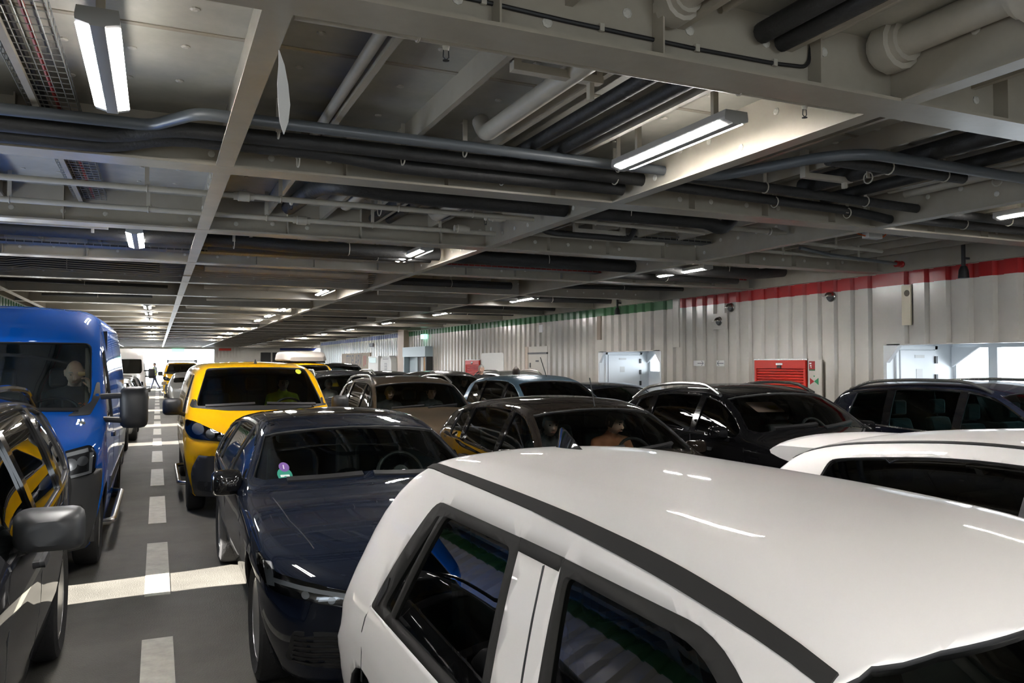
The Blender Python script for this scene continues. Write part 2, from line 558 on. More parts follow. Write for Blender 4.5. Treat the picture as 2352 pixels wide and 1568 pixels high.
def side_glass(S, ya, yb, m=0.055, low=0.03, r=0.04, la=0.0, lb=0.0, n=10):
    """outline (y,z) of a side window between two stations, following belt and roof rail; la, lb slant its ends"""
    bot, top = [], []
    for k in range(n + 1):
        t = k / n
        y = ya + (yb - ya) * t
        wb, zb, wr, zr, zt, z0 = secpar(S, y)
        b = float(fn(S, 'bow')(y))
        zlo, zhi = zb + low, zr - m
        if zhi - zlo < 0.025:
            continue
        sl = la * (1 - t) + lb * t
        f = (zhi - zlo)
        bot.append((y + b, zlo))
        top.append((y + b * (wr / wb) ** 2 + sl * f, zhi))
    P = bot + top[::-1]
    rr = [0.0] * len(P)
    rr[0] = rr[len(bot) - 1] = rr[len(bot)] = rr[-1] = r
    return rpoly(P, rr, 4)

def screen_glass(S, ya, yb, pil=0.05, n=8, up=0.012, dn=0.02):
    """outline (x,z) of the windscreen (or rear window) between two stations in the front view"""
    def edge(y):
        wb, zb, wr, zr, zt, z0 = secpar(S, y)
        rc = S.get('rc', 0.1)
        r2 = min(rc * 1.3, wr * 0.4)
        x = wr - pil
        cx = wr - r2 * 0.9
        zc = zr + (zt - zr) * 0.25
        return x, zr + (zt - zr) * (1 - (x / wr) ** 2), zt
    L_ = []
    for k in range(n + 1):
        y = ya + (yb - ya) * k / n
        x, z, zt = edge(y)
        L_.append((x, z))
    xb, zb_, ztb = edge(ya)
    xt, ztp, ztt = edge(yb)
    # bottom edge from centre to corner, then pillar edge, then top edge back to centre
    bot = [(xb * q, ztb + up - (ztb - zb_) * q * q) for q in (0, .35, .7, .9)]
    top = [(xt * q, ztt - dn - (ztt - ztp) * q * q) for q in (.9, .7, .35, 0)]
    half = bot + [(x, z) for x, z in L_[1:-1]] + top
    half_l = [(-x, z) for x, z in half if x > 1e-6]
    return half + half_l[::-1]

def shell(S):
    L = S['L']
    bow = fn(S, 'bow')
    nprof = pchip(S.get('nose', [(0.15, 0.06), (0.45, 0.0), (0.6, 0.0), (0.8, 0.05), (1.2, 0.12)]))
    tprof = pchip(S.get('tail', [(0.15, 0.05), (0.5, 0.0), (0.7, 0.0), (1.0, 0.05), (2.0, 0.1)]))
    nb, tb = S.get('nose_len', 0.7), S.get('tail_len', 0.4)
    tuck, rc = S.get('tuck', 0.07), S.get('rc', 0.10)
    crease = S.get('crease', (0.12, 0.012))
    ys = [0.35 * (1 - math.cos(math.pi / 2 * k / 9)) for k in range(10)]
    m = int((L - 0.65) / S.get('step', 0.07))
    ys += [0.35 + (L - 0.65) * k / m for k in range(1, m)]
    ys += [L - 0.3 * (1 - math.cos(math.pi / 2 * k / 8)) for k in range(8, -1, -1)]
    secs = []
    for y in ys:
        wb, zb, wr, zr, zt, z0 = secpar(S, y)
        pts = [(0.0, z0), (0.5 * (wb - tuck), z0), (wb - tuck - 0.03, z0)]
        for k in range(12):
            t = k / 11
            z = z0 + 0.03 + (zb - z0 - 0.03) * t
            x = wb - tuck * (1 - t) ** 2.2 + S.get('bulge', 0.02) * math.sin(math.pi * min(1, t * 1.05))
            x += crease[1] * math.exp(-((zb - z - crease[0]) / 0.035) ** 2)
            pts.append((x, z))
        B, R, T = Vector((wb, zb)), Vector((wr, zr)), Vector((0, zt))
        sd, td_ = (R - B), Vector((-1, 2 * (zt - zr) / max(wr, 0.05))).normalized()
        r1 = min(rc, sd.length * 0.45)
        r2 = min(rc * 1.3, wr * 0.4)
        A = R - sd.normalized() * r1
        C = R + td_ * r2
        for k in range(1, 9):
            t = k / 8
            p = B + (A - B) * t
            pts.append((p.x + 0.012 * math.sin(math.pi * t) * min(1, sd.length / 0.3), p.y))
        for k in range(1, 6):
            t = k / 6
            p = A * (1 - t) ** 2 + R * 2 * t * (1 - t) + C * t * t
            pts.append((p.x, p.y))
        for k in range(13):
            x = C.x * (1 - k / 12)
            q = x / C.x
            pts.append((x, zt - (zt - C.y) * q * q))
        bw = float(bow(y))
        bn = max(0.0, 1 - y / nb) ** 1.5
        bt = max(0.0, 1 - (L - y) / tb) ** 1.5
        secs.append([(x, y + bw * (x / max(wb, 0.1)) ** 2 + bn * float(nprof(z)) - bt * float(tprof(z)), z) for x, z in pts])
    n = len(secs[0])
    V, F = [], []
    idx = {}
    def vid(i, j, s):
        x, y, z = secs[i][j]
        key = (i, j, s if x > 1e-6 else 0)
        if key not in idx:
            idx[key] = len(V)
            V.append((x * s if x > 1e-6 else 0.0, y, z))
        return idx[key]
    for s in (1, -1):
        for i in range(len(secs) - 1):
            for j in range(n - 1):
                f = [vid(i, j, s), vid(i + 1, j, s), vid(i + 1, j + 1, s), vid(i, j + 1, s)]
                f = list(dict.fromkeys(f))
                if len(f) > 2:
                    F.append(f if s > 0 else f[::-1])
    # end caps
    for i, yb in ((0, float(bow(0))), (len(secs) - 1, float(bow(L)))):
        wmax = max(p[0] for p in secs[i])
        cols = [1.0, 0.85, 0.68, 0.5, 0.33, 0.16, 0.0]
        for s in (1, -1):
            g = []
            for j in range(n):
                x, y, z = secs[i][j]
                row = []
                for c in cols:
                    if c == 1.0 or x < 1e-6:
                        row.append(vid(i, j, s))
                    elif j == 0 or j == n - 1:
                        row.append(vid(i, j, s))
                    else:
                        key = ('cap', i, j, round(c, 2), s if c > 0 else 0)
                        if key not in idx:
                            idx[key] = len(V)
                            yy = y - yb * (x / wmax) ** 2 * (1 - c * c)
                            V.append((x * c * s, yy, z))
                        row.append(idx[key])
                g.append(row)
            for j in range(n - 1):
                for k in range(len(cols) - 1):
                    f = list(dict.fromkeys([g[j][k], g[j + 1][k], g[j + 1][k + 1], g[j][k + 1]]))
                    if len(f) > 2:
                        F.append(f)
    bm = bmesh.new()
    bv = [bm.verts.new(p) for p in V]
    for f in F:
        try:
            bm.faces.new([bv[k] for k in f])
        except ValueError:
            pass
    bmesh.ops.remove_doubles(bm, verts=bm.verts, dist=1e-5)
    bmesh.ops.recalc_face_normals(bm, faces=bm.faces)
    for f in bm.faces:
        f.smooth = True
    return bm

def in_poly(u, v, poly):
    c = False
    j = len(poly) - 1
    for i in range(len(poly)):
        (x1, y1), (x2, y2) = poly[i], poly[j]
        if (y1 > v) != (y2 > v) and u < (x2 - x1) * (v - y1) / (y2 - y1) + x1:
            c = not c
        j = i
    return c

def cut(bm, poly, ax, test):
    """score the shell along a polygon given in two axes and return the faces inside it"""
    a, b = ax
    lo = (min(p[0] for p in poly), min(p[1] for p in poly))
    hi = (max(p[0] for p in poly), max(p[1] for p in poly))
    fs = []
    m = 0.16
    u0, u1, v0, v1 = lo[0] - m, hi[0] + m, lo[1] - m, hi[1] + m
    for f in bm.faces:
        c = f.calc_center_median()
        if u0 < c[a] < u1 and v0 < c[b] < v1 and test(c, f.normal):
            us = [v.co[a] for v in f.verts]
            ws = [v.co[b] for v in f.verts]
            fs.append((f, min(us), max(us), min(ws), max(ws)))
    for i in range(len(poly)):
        p, q = poly[i], poly[(i + 1) % len(poly)]
        d = (q[0] - p[0], q[1] - p[1])
        if d[0] ** 2 + d[1] ** 2 < 1e-10:
            continue
        co, no = [0, 0, 0], [0, 0, 0]
        co[a], co[b] = p
        no[a], no[b] = d[1], -d[0]
        e0, e1, g0, g1 = min(p[0], q[0]), max(p[0], q[0]), min(p[1], q[1]), max(p[1], q[1])
        hit, keep = [], []
        for t in fs:
            (keep if t[2] < e0 or t[1] > e1 or t[4] < g0 or t[3] > g1 else hit).append(t)
        if not hit:
            continue
        geom = set()
        for t in hit:
            geom.add(t[0])
            geom.update(t[0].edges)
            geom.update(t[0].verts)
        r = bmesh.ops.bisect_plane(bm, geom=list(geom), dist=1e-5, plane_co=co, plane_no=no)
        fs = keep
        for g in r['geom']:
            if isinstance(g, bmesh.types.BMFace):
                us = [v.co[a] for v in g.verts]
                ws = [v.co[b] for v in g.verts]
                fs.append((g, min(us), max(us), min(ws), max(ws)))
    fs = [t[0] for t in fs]
    out = []
    for f in fs:
        c = f.calc_center_median()
        if in_poly(c[a], c[b], poly):
            out.append(f)
    return out

def part_mesh(bm, faces, name, mats, inward=0.0, smooth=True):
    """copy faces of the shell into a mesh of their own, moved inward"""
    vm, vs, fs = {}, [], []
    for f in faces:
        ids = []
        for v in f.verts:
            if v not in vm:
                vm[v] = len(vs)
                vs.append(tuple(v.co - v.normal * inward))
            ids.append(vm[v])
        fs.append(ids)
    me = bpy.data.meshes.new(name)
    me.from_pydata(vs, [], fs)
    for m in mats:
        me.materials.append(m)
    if smooth:
        me.shade_smooth()
    return me

def decal(bvh, poly, view, mt, name, parent, off=0.004, step=0.06, skirt=0.012, side=0):
    """a panel laid on the shell, its outline given in the side (y,z), front (x,z), rear (x,z) or top (x,y) view"""
    b2 = bmesh.new()
    f = b2.faces.new([b2.verts.new((p[0], p[1], 0)) for p in poly])
    lo = [min(p[k] for p in poly) for k in (0, 1)]
    hi = [max(p[k] for p in poly) for k in (0, 1)]
    for k in (0, 1):
        t = lo[k] + step
        while t < hi[k] - 0.25 * step:
            co, no = [0, 0, 0], [0, 0, 0]
            co[k], no[k] = t, 1
            bmesh.ops.bisect_plane(b2, geom=b2.verts[:] + b2.edges[:] + b2.faces[:], plane_co=co, plane_no=no, dist=1e-5)
            t += step
    bmesh.ops.triangulate(b2, faces=b2.faces)
    nrm = {}
    for v in b2.verts:
        u, w = v.co.x, v.co.y
        if view == 'side':
            o, d = Vector((3 * side, u, w)), Vector((-side, 0, 0))
        elif view == 'front':
            o, d = Vector((u, -2, w)), Vector((0, 1, 0))
        elif view == 'rear':
            o, d = Vector((u, 12, w)), Vector((0, -1, 0))
        else:
            o, d = Vector((u, w, 5)), Vector((0, 0, -1))
        h, nn, _, _ = bvh.ray_cast(o, d)
        if h is None:
            h, nn, _, _ = bvh.find_nearest(o + d * 2.5)
        if nn.dot(d) > 0:
            nn = -nn
        v.co = h + nn * off
        nrm[v] = nn
    be = [e for e in b2.edges if e.is_boundary]
    r = bmesh.ops.extrude_edge_only(b2, edges=be)
    for g in r['geom']:
        if isinstance(g, bmesh.types.BMVert):
            nb = [e.other_vert(g) for e in g.link_edges]
            src = next((q for q in nb if q in nrm), None)
            if src is not None:
                g.co = g.co - nrm[src] * (skirt + max(off, 0.0))
    bmesh.ops.recalc_face_normals(b2, faces=b2.faces)
    me = bpy.data.meshes.new(name)
    b2.to_mesh(me)
    b2.free()
    me.materials.append(mt)
    me.shade_smooth()
    me.set_sharp_from_angle(angle=math.radians(35))
    return link(name, me, parent)

def line_poly(pts, w):
    """thin closed strip along a 2d polyline"""
    l, r = [], []
    for i, p in enumerate(pts):
        a, b = Vector(pts[max(i - 1, 0)]), Vector(pts[min(i + 1, len(pts) - 1)])
        t = (b - a).normalized()
        nn = Vector((-t.y, t.x)) * w / 2
        l.append(tuple(Vector(p) + nn))
        r.append(tuple(Vector(p) - nn))
    return l + r[::-1]

RUBBER = mat('tyre_rubber', (0.013, 0.013, 0.014), 0.75, bump=(40, 0.2))
ALLOY = mat('alloy_rim', (0.42, 0.42, 0.43), 0.28, metal=0.9)
SEATM = mat('seat_fabric', (0.03, 0.03, 0.032), 0.85)
LINER = mat('cabin_lining', (0.035, 0.036, 0.038), 0.8)
LIGHTLINER = mat('grey_cabin_lining', (0.22, 0.22, 0.21), 0.8)
GLOSSB = mat('gloss_black', (0.008, 0.008, 0.009), 0.08, coat=0.5)
CHROME = mat('chrome', (0.75, 0.75, 0.75), 0.08, metal=1.0)
SILVERT = mat('satin_silver', (0.55, 0.55, 0.54), 0.25, metal=0.9)
LED = mat('led_strip', (0.42, 0.43, 0.44), 0.15)
REFLECTOR = mat('lamp_reflector', (0.30, 0.31, 0.32), 0.25, metal=0.55)
AMBER = mat('amber_lens', (0.55, 0.16, 0.02), 0.15)
TAILRED = mat('tail_lamp', (0.5, 0.01, 0.01), 0.12)
GLASS_L = glass('windscreen_glass', (0.48, 0.55, 0.53))
GLASS_M = glass('side_glass', (0.32, 0.44, 0.43))
GLASS_D = glass('privacy_glass', (0.06, 0.075, 0.075))
GLASS_C = glass('clear_windscreen', (0.74, 0.80, 0.78))
GLASS_T = glass('teal_glass', (0.46, 0.66, 0.64))
LENS = glass('lamp_lens', (0.9, 0.92, 0.94), 0.45)

_wheels = {}
def wheel_meshes(r, spokes, wdt=0.215):
    key = (r, spokes)
    if key in _wheels:
        return _wheels[key]
    h = wdt / 2
    rr = r * 0.68
    ty = MB().lathe([(rr, -h * .8), (r * .86, -h), (r * .965, -h * .85), (r, -h * .6), (r, h * .6), (r * .965, h * .85), (r * .86, h), (rr, h * .8), (rr, -h * .8)], axis='x', n=32)
    rim = MB()
    rim.lathe([(rr + 0.004, h * .82), (rr - 0.018, h * .84), (rr - 0.03, h * .35), (rr - 0.03, -h * .7)], axis='x', n=32)
    rim.lathe([(0.001, h * .74), (0.055, h * .74), (0.065, h * .5), (0.065, h * .2)], axis='x', n=14)
    for k in range(spokes):
        for off in (-0.13, 0.13):
            a = 2 * math.pi * k / spokes
            b = a + off
            c1, s1, c2, s2 = math.cos(a + off * .5), math.sin(a + off * .5), math.cos(b), math.sin(b)
            w1, w2 = 0.015, 0.022
            p = [(0.05 * c1 - w1 * s1, 0.05 * s1 + w1 * c1), (0.05 * c1 + w1 * s1, 0.05 * s1 - w1 * c1), (rr * .97 * c2 + w2 * s2, rr * .97 * s2 - w2 * c2), (rr * .97 * c2 - w2 * s2, rr * .97 * s2 + w2 * c2)]
            rim.prism(p, 'x', h * .45, h * .72)
    brake = MB().lathe([(0.001, -h * .1), (rr * .75, -h * .1), (rr * .75, 0), (0.001, 0)], axis='x', n=24)
    _wheels[key] = (ty.mesh('tyre', RUBBER, True), rim.mesh('rim', ALLOY, True), brake.mesh('brake_disc', STEEL, True))
    return _wheels[key]

def add_wheel(parent, x, y, r, spokes=5, rim_mat=None):
    t, rm, br = wheel_meshes(r, spokes)
    s = 1 if x > 0 else -1
    o = link('wheel', t, parent, (x, y, r))
    o.rotation_euler = (0.3, 0, 0 if s > 0 else math.pi)
    q = link('rim', rm, o)
    if rim_mat:
        q.material_slots[0].link = 'OBJECT'
        q.material_slots[0].material = rim_mat
    link('brake_disc', br, o)
    return o

_seat = None
def add_seat(parent, x, y, z, mt=None, name='seat'):
    global _seat
    if _seat is None:
        mb = MB()
        mb.box((-.24, 0, 0), (.24, .5, .16))
        mb.add([(-.23, .42, .1), (.23, .42, .1), (.23, .56, .1), (-.23, .56, .1), (-.2, .6, .68), (.2, .6, .68), (.2, .7, .68), (-.2, .7, .68)],
               [(0, 3, 2, 1), (4, 5, 6, 7), (0, 1, 5, 4), (1, 2, 6, 5), (2, 3, 7, 6), (3, 0, 4, 7)])
        me = mb.mesh('seat', SEATM)
        hb = MB().box((-.13, .6, .72), (.13, .69, .92)).mesh('headrest', SEATM)
        _seat = (me, hb)
    o = link(name, _seat[0], parent, (x, y, z))
    md = o.modifiers.new('b', 'BEVEL')
    md.width, md.segments = 0.04, 3
    h = link('headrest', _seat[1], o)
    md = h.modifiers.new('b', 'BEVEL')
    md.width, md.segments = 0.04, 3
    return o

def steering(parent, x, y, z, tilt=0.45, r=0.185):
    mb = MB()
    n = 24
    c, s = math.cos(tilt), math.sin(tilt)
    P = lambda a, rr, d=0: (rr * math.cos(a), -d * c + rr * math.sin(a) * s, rr * math.sin(a) * c + d * s)
    mb.tube([P(2 * math.pi * k / n, r) for k in range(n + 1)], 0.016, 8, cap=False)
    for a in (0, math.pi, -math.pi / 2):
        mb.tube([P(a, r), P(a, 0.04)], 0.014, 6)
    mb.tube([P(0, 0.0, -0.03), P(0, 0.0, 0.03)], 0.07, 12)
    mb.tube([P(0, 0.0, 0.0), (0, -0.35, -0.1)], 0.03, 8)
    return mb.build('steering_wheel', BLACKP, parent, True, (x, y, z))

def mirror(parent, x, y, z, mt, s, w=0.2, h=0.14, d=0.14, big=False):
    """door mirror on side s: shell, glass and arm"""
    mb = MB()
    rings = []
    for k, (t, sc) in enumerate(((0, .55), (.03, .85), (.09, 1.0), (d, .96))):
        pts = rpoly([(-w / 2 * sc, -h / 2 * sc), (w / 2 * sc, -h / 2 * sc), (w / 2 * sc, h / 2 * sc), (-w / 2 * sc, h / 2 * sc)], min(w, h) * .28, 3)
        rings.append([(s * u, t, v) for u, v in pts])
    n = len(rings[0])
    vs = [p for r_ in rings for p in r_]
    fs = [(i * n + k, i * n + (k + 1) % n, (i + 1) * n + (k + 1) % n, (i + 1) * n + k) for i in range(3) for k in range(n)]
    fs += [tuple(range(n)), tuple(3 * n + k for k in range(n))]
    mb.add(vs, fs)
    o = mb.build('door_mirror', mt, parent, True, (x, y, z))
    gp = rpoly([(-w * .43, -h * .4), (w * .43, -h * .4), (w * .43, h * .4), (-w * .43, h * .4)], h * .22, 3)
    MB().add([(s * u, d + 0.002, v) for u, v in gp], [tuple(range(len(gp)))]).build('mirror_glass', CHROME, o)
    if big:
        for dz in (-h * .3, h * .3):
            MB().tube([(-s * w * .3, .06, dz), (-s * (w * .5 + .16), .1, dz * .9)], 0.028, 8).build('mirror_arm', BLACKP, o, True)
    else:
        arm = MB()
        arm.tube([(-s * w * .3, .07, -h * .35), (-s * (w * .5 + .07), .1, -h * .5 - .02)], [0.028, 0.02], 8)
        arm.build('mirror_arm', BLACKP, o, True)
    return o

def vehicle(name, S, cx, y0, paint, label, rz=0.0, cat='car', group=None, glass_f=None, detail=2):
    """build one vehicle with its parts; its nose is at y0, its long axis along +y"""
    root = empty(name, (cx, y0, 0), rz)
    tag(root, label, cat, group)
    W2 = max(p[1] for p in S['wide'])
    bm = shell(S)
    bvh = BVHTree.FromBMesh(bm)
    lay = bm.faces.layers.int.new('region')
    reg = {}
    side = lambda c, n: abs(c.x) > 0.3 and abs(n.x) > 0.25
    k = 0
    for w in S.get('side', []):
        k += 1
        gm = w[2] if len(w) > 2 else GLASS_M
        for f in cut(bm, w[1], (1, 2), side):
            f[lay] = k
        reg[k] = (w[0], gm, True)
    for (nm, mt_, ax, poly, test) in S.get('zones', []):
        k += 1
        for f in cut(bm, poly, ax, test):
            if f[lay] == 0:
                f[lay] = k
        reg[k] = (nm, mt_, 'pair' if nm == 'window_surround' else 'zone')
    if 'ws' in S:
        k += 1
        y_lo, y_hi = S['ws_y']
        for f in cut(bm, S['ws'], (0, 2), lambda c, n: y_lo < c.y < y_hi and (n.y < -0.12) and abs(n.x) < 0.9):
            f[lay] = k
        reg[k] = ('windshield', glass_f or GLASS_L, False)
    if 'rw' in S:
        k += 1
        y_lo = S['rw_y']
        for f in cut(bm, S['rw'], (0, 2), lambda c, n: c.y > y_lo and n.y > 0.15):
            f[lay] = k
        reg[k] = ('rear_window', GLASS_D, False)
    R = S.get('wheel_r', 0.33)
    arches = []
    for wy in S.get('wheels', ()):
        ra = R + 0.055
        poly = [(wy + ra * math.cos(a), R + ra * math.sin(a)) for a in (2 * math.pi * q / 22 for q in range(22))]
        arches += cut(bm, poly, (1, 2), lambda c, n: abs(c.x) > W2 * 0.55)
    gone = set(arches)
    bm.normal_update()
    for kk, (nm, gm, both) in reg.items():
        fs = [f for f in bm.faces if f.is_valid and f[lay] == kk]
        gone.update(fs)
        grp = [[f for f in fs if f.calc_center_median().x > 0], [f for f in fs if f.calc_center_median().x <= 0]] if both in (True, 'pair') else [fs]
        for g in grp:
            if g:
                q_ = link(nm, part_mesh(bm, g, nm, [gm], 0.0 if both in ('zone', 'pair') else 0.014), root)
                if both in ('zone', 'pair'):
                    md = q_.modifiers.new('thickness', 'SOLIDIFY')
                    md.thickness, md.offset = 0.028, -1
    bmesh.ops.delete(bm, geom=list(gone), context='FACES')
    me = bpy.data.meshes.new('body')
    bm.to_mesh(me)
    bm.free()
    me.materials.append(paint)
    me.materials.append(S.get('liner', LINER))
    me.materials.append(BLACKP)
    body = link('body', me, root)
    md = body.modifiers.new('thickness', 'SOLIDIFY')
    md.thickness, md.offset = 0.028, -1
    md.material_offset, md.material_offset_rim = 1, S.get('rim_slot', 2)
    # wheels and arch liners
    for wy in S.get('wheels', ()):
        for s in (1, -1):
            add_wheel(root, s * (W2 - S.get('wheel_in', 0.125)), wy, R, S.get('spokes', 5), S.get('rim_mat'))
            mb = MB()
            n = 14
            ra = R + 0.075
            a0 = [(math.pi * (q / n) * 1.1 - 0.05 * math.pi) for q in range(n + 1)]
            vs = [(s * xx, wy + ra * math.cos(a), R + ra * math.sin(a)) for xx in (W2 - 0.06, W2 - 0.36) for a in a0]
            mb.add(vs, [(q, q + 1, n + 2 + q, n + 1 + q) for q in range(n)])
            mb.add([(s * (W2 - 0.36), wy + ra * math.cos(a), R + ra * math.sin(a)) for a in a0], [tuple(range(n + 1))])
            mb.build('wheel_arch', BLACKP, root)
    # cabin
    if 'cabin' in S:
        cb = S['cabin']
        zf = cb.get('floor', 0.32)
        MB().box((-W2 + .12, cb['dash'] - .3, zf - .06), (W2 - .12, cb['end'], zf)).build('cabin_floor', LINER, root)
        dz = cb['dash_z']
        dw = cb.get('dash_w', W2 - .16)
        MB().add([(-dw, cb['dash'] - .35, dz - .05), (dw, cb['dash'] - .35, dz - .05), (dw, cb['dash'] + .22, dz), (-dw, cb['dash'] + .22, dz), (-dw, cb['dash'] - .3, zf), (dw, cb['dash'] - .3, zf), (dw, cb['dash'] + .12, zf + .1), (-dw, cb['dash'] + .12, zf + .1), ],
                 [(0, 1, 2, 3), (4, 7, 6, 5), (3, 2, 6, 7), (0, 4, 5, 1), (1, 5, 6, 2), (0, 3, 7, 4)]).build('dashboard', S.get('dash_mat', DARKP), root, bevel=0.03)
        sw = steering(root, cb.get('wheel_x', 0.36), cb['dash'] + .34, dz + .02, cb.get('tilt', 0.45), cb.get('wheel_r', 0.185))
        for sy, xs in cb['seats']:
            for sx in xs:
                add_seat(root, sx, sy, zf + cb.get('seat_h', .12))
    return root, bvh

def both(bvh, poly, mt, name, root, off=0.004, **kw):
    return [decal(bvh, poly, 'side', mt, name, root, off, side=s, **kw) for s in (1, -1)]

def mir(poly):
    return [(-u, v) for u, v in poly][::-1]

def fronts(bvh, poly, mt, name, root, off=0.004, **kw):
    return [decal(bvh, p, 'front', mt, name, root, off, **kw) for p in (poly, mir(poly))]

def rail(root, bvh, x0, ya, yb, mt, h=0.065, r=0.02, inset=0.04, n=14):
    """roof rails following the roof edge"""
    for s in (1, -1):
        pts = []
        for k in range(n + 1):
            t = k / n
            y = ya + (yb - ya) * t
            x = x0(y) if callable(x0) else x0
            hit = bvh.ray_cast(Vector((s * x, y, 5)), Vector((0, 0, -1)))[0]
            lift = h * min(1, 6 * t, 6 * (1 - t))
            pts.append((s * x, y, hit.z + lift + r * .5))
        MB().tube(pts, r, 8).build('roof_rail', mt, root, True)

def fin(root, bvh, y, mt, h=0.065, l=0.16):
    """shark-fin aerial, low at the front and tall at the back"""
    rows = []
    for t, hh, w in ((0, .05, .012), (.2, .25, .02), (.45, .55, .025), (.7, .85, .026), (.88, 1.0, .022), (.97, .92, .014), (1.0, .3, .02)):
        yy_ = y + t * l
        z = bvh.ray_cast(Vector((0, yy_, 5)), Vector((0, 0, -1)))[0].z - .004
        rows.append([(-w, yy_, z), (-w * .55, yy_, z + h * hh * .5), (-w * .18, yy_, z + h * hh), (w * .18, yy_, z + h * hh), (w * .55, yy_, z + h * hh * .5), (w, yy_, z)])
    n = 6
    mb = MB().add([p for r_ in rows for p in r_], [(i * n + k, i * n + k + 1, (i + 1) * n + k + 1, (i + 1) * n + k) for i in range(len(rows) - 1) for k in range(n - 1)] + [tuple(range(n)), tuple((len(rows) - 1) * n + k for k in range(n))])
    return mb.build('roof_antenna', mt, root, True)

def headlamp(root, bvh, poly, led=None, projs=(), base=None, off=0.006):
    """pair of headlamps: dark housing, light strips, projector bowls and a clear lens"""
    for p, s in ((poly, 1), (mir(poly), -1)):
        h = decal(bvh, p, 'front', base or GLOSSB, 'headlight', root, off, step=.03)
        for l in (led or []):
            decal(bvh, l if s > 0 else mir(l), 'front', LED, 'light_strip', h, off + .004, step=.03)
        for (px, pz, pr) in projs:
            q = [(s * px + pr * math.cos(a), pz + pr * math.sin(a)) for a in (2 * math.pi * k / 14 for k in range(14))]
            decal(bvh, q, 'front', REFLECTOR, 'reflector', h, off + .004, step=.025)
        decal(bvh, p, 'front', LENS, 'lamp_lens', h, off + .012, step=.05, skirt=.016)

def paint(name, col, metal=0.0, rough=0.35):
    return mat('paint_' + name, col, rough, metal=metal, coat=0.8, spec=0.03)

def copy_tree(o, parent=None):
    c = o.copy()
    COL.objects.link(c)
    c.parent = parent
    for ch in list(o.children):
        copy_tree(ch, c)
    return c

def repaint(src, cx, y0, pt, label, rz=0.0):
    """another car of the same make in another colour"""
    r = copy_tree(src)
    r.location = (cx, y0, 0)
    r.rotation_euler = (0, 0, rz)
    tag(r, label)
    old = next(c for c in src.children if c.name.startswith('body')).data.materials[0]
    for ch in r.children:
        if ch.type == 'MESH' and ch.data.materials and ch.data.materials[0] == old:
            ch.material_slots[0].link = 'OBJECT'
            ch.material_slots[0].material = pt
    return r
# ------------------------------------------------------------------ vehicle kinds
PROF = {
 'suv': dict(top=[(0, .50), (.03, .565), (.10, .625), (.215, .665), (.235, .68), (.335, .87), (.42, .965), (.52, .998), (.62, 1.0), (.80, .975), (.885, .935), (.945, .78), (.985, .63), (1, .60)],
             belt=[(0, .43), (.08, .53), (.23, .60), (.5, .615), (.8, .645), (.92, .66), (1, .58)], ws=(.25, .405), rw=(.90, .955), splits=[(.275, .475), (.495, .70), (.72, .855)]),
 'hatch': dict(top=[(0, .48), (.03, .55), (.10, .615), (.215, .67), (.235, .685), (.33, .86), (.425, .965), (.52, .998), (.60, 1.0), (.78, .965), (.875, .91), (.945, .76), (.985, .62), (1, .58)],
             belt=[(0, .42), (.08, .53), (.23, .615), (.5, .635), (.8, .675), (.92, .68), (1, .57)], ws=(.25, .41), rw=(.895, .955), splits=[(.27, .475), (.495, .715), (.735, .83)]),
 'sleek': dict(top=[(0, .50), (.03, .56), (.11, .625), (.25, .69), (.29, .715), (.40, .885), (.475, .965), (.56, .998), (.63, 1.0), (.78, .965), (.87, .90), (.945, .76), (.985, .65), (1, .60)],
             belt=[(0, .44), (.08, .55), (.27, .645), (.5, .66), (.8, .70), (.92, .70), (1, .58)], ws=(.305, .465), rw=(.885, .95), splits=[(.32, .52), (.54, .73), (.75, .835)]),
 'mpv': dict(top=[(0, .46), (.03, .53), (.09, .58), (.17, .62), (.19, .635), (.31, .85), (.42, .965), (.52, .998), (.62, 1.0), (.82, .975), (.90, .93), (.955, .76), (.985, .60), (1, .57)],
             belt=[(0, .40), (.07, .49), (.19, .56), (.5, .59), (.8, .64), (.93, .65), (1, .55)], ws=(.205, .405), rw=(.91, .96), splits=[(.235, .46), (.48, .70), (.72, .87)]),
}
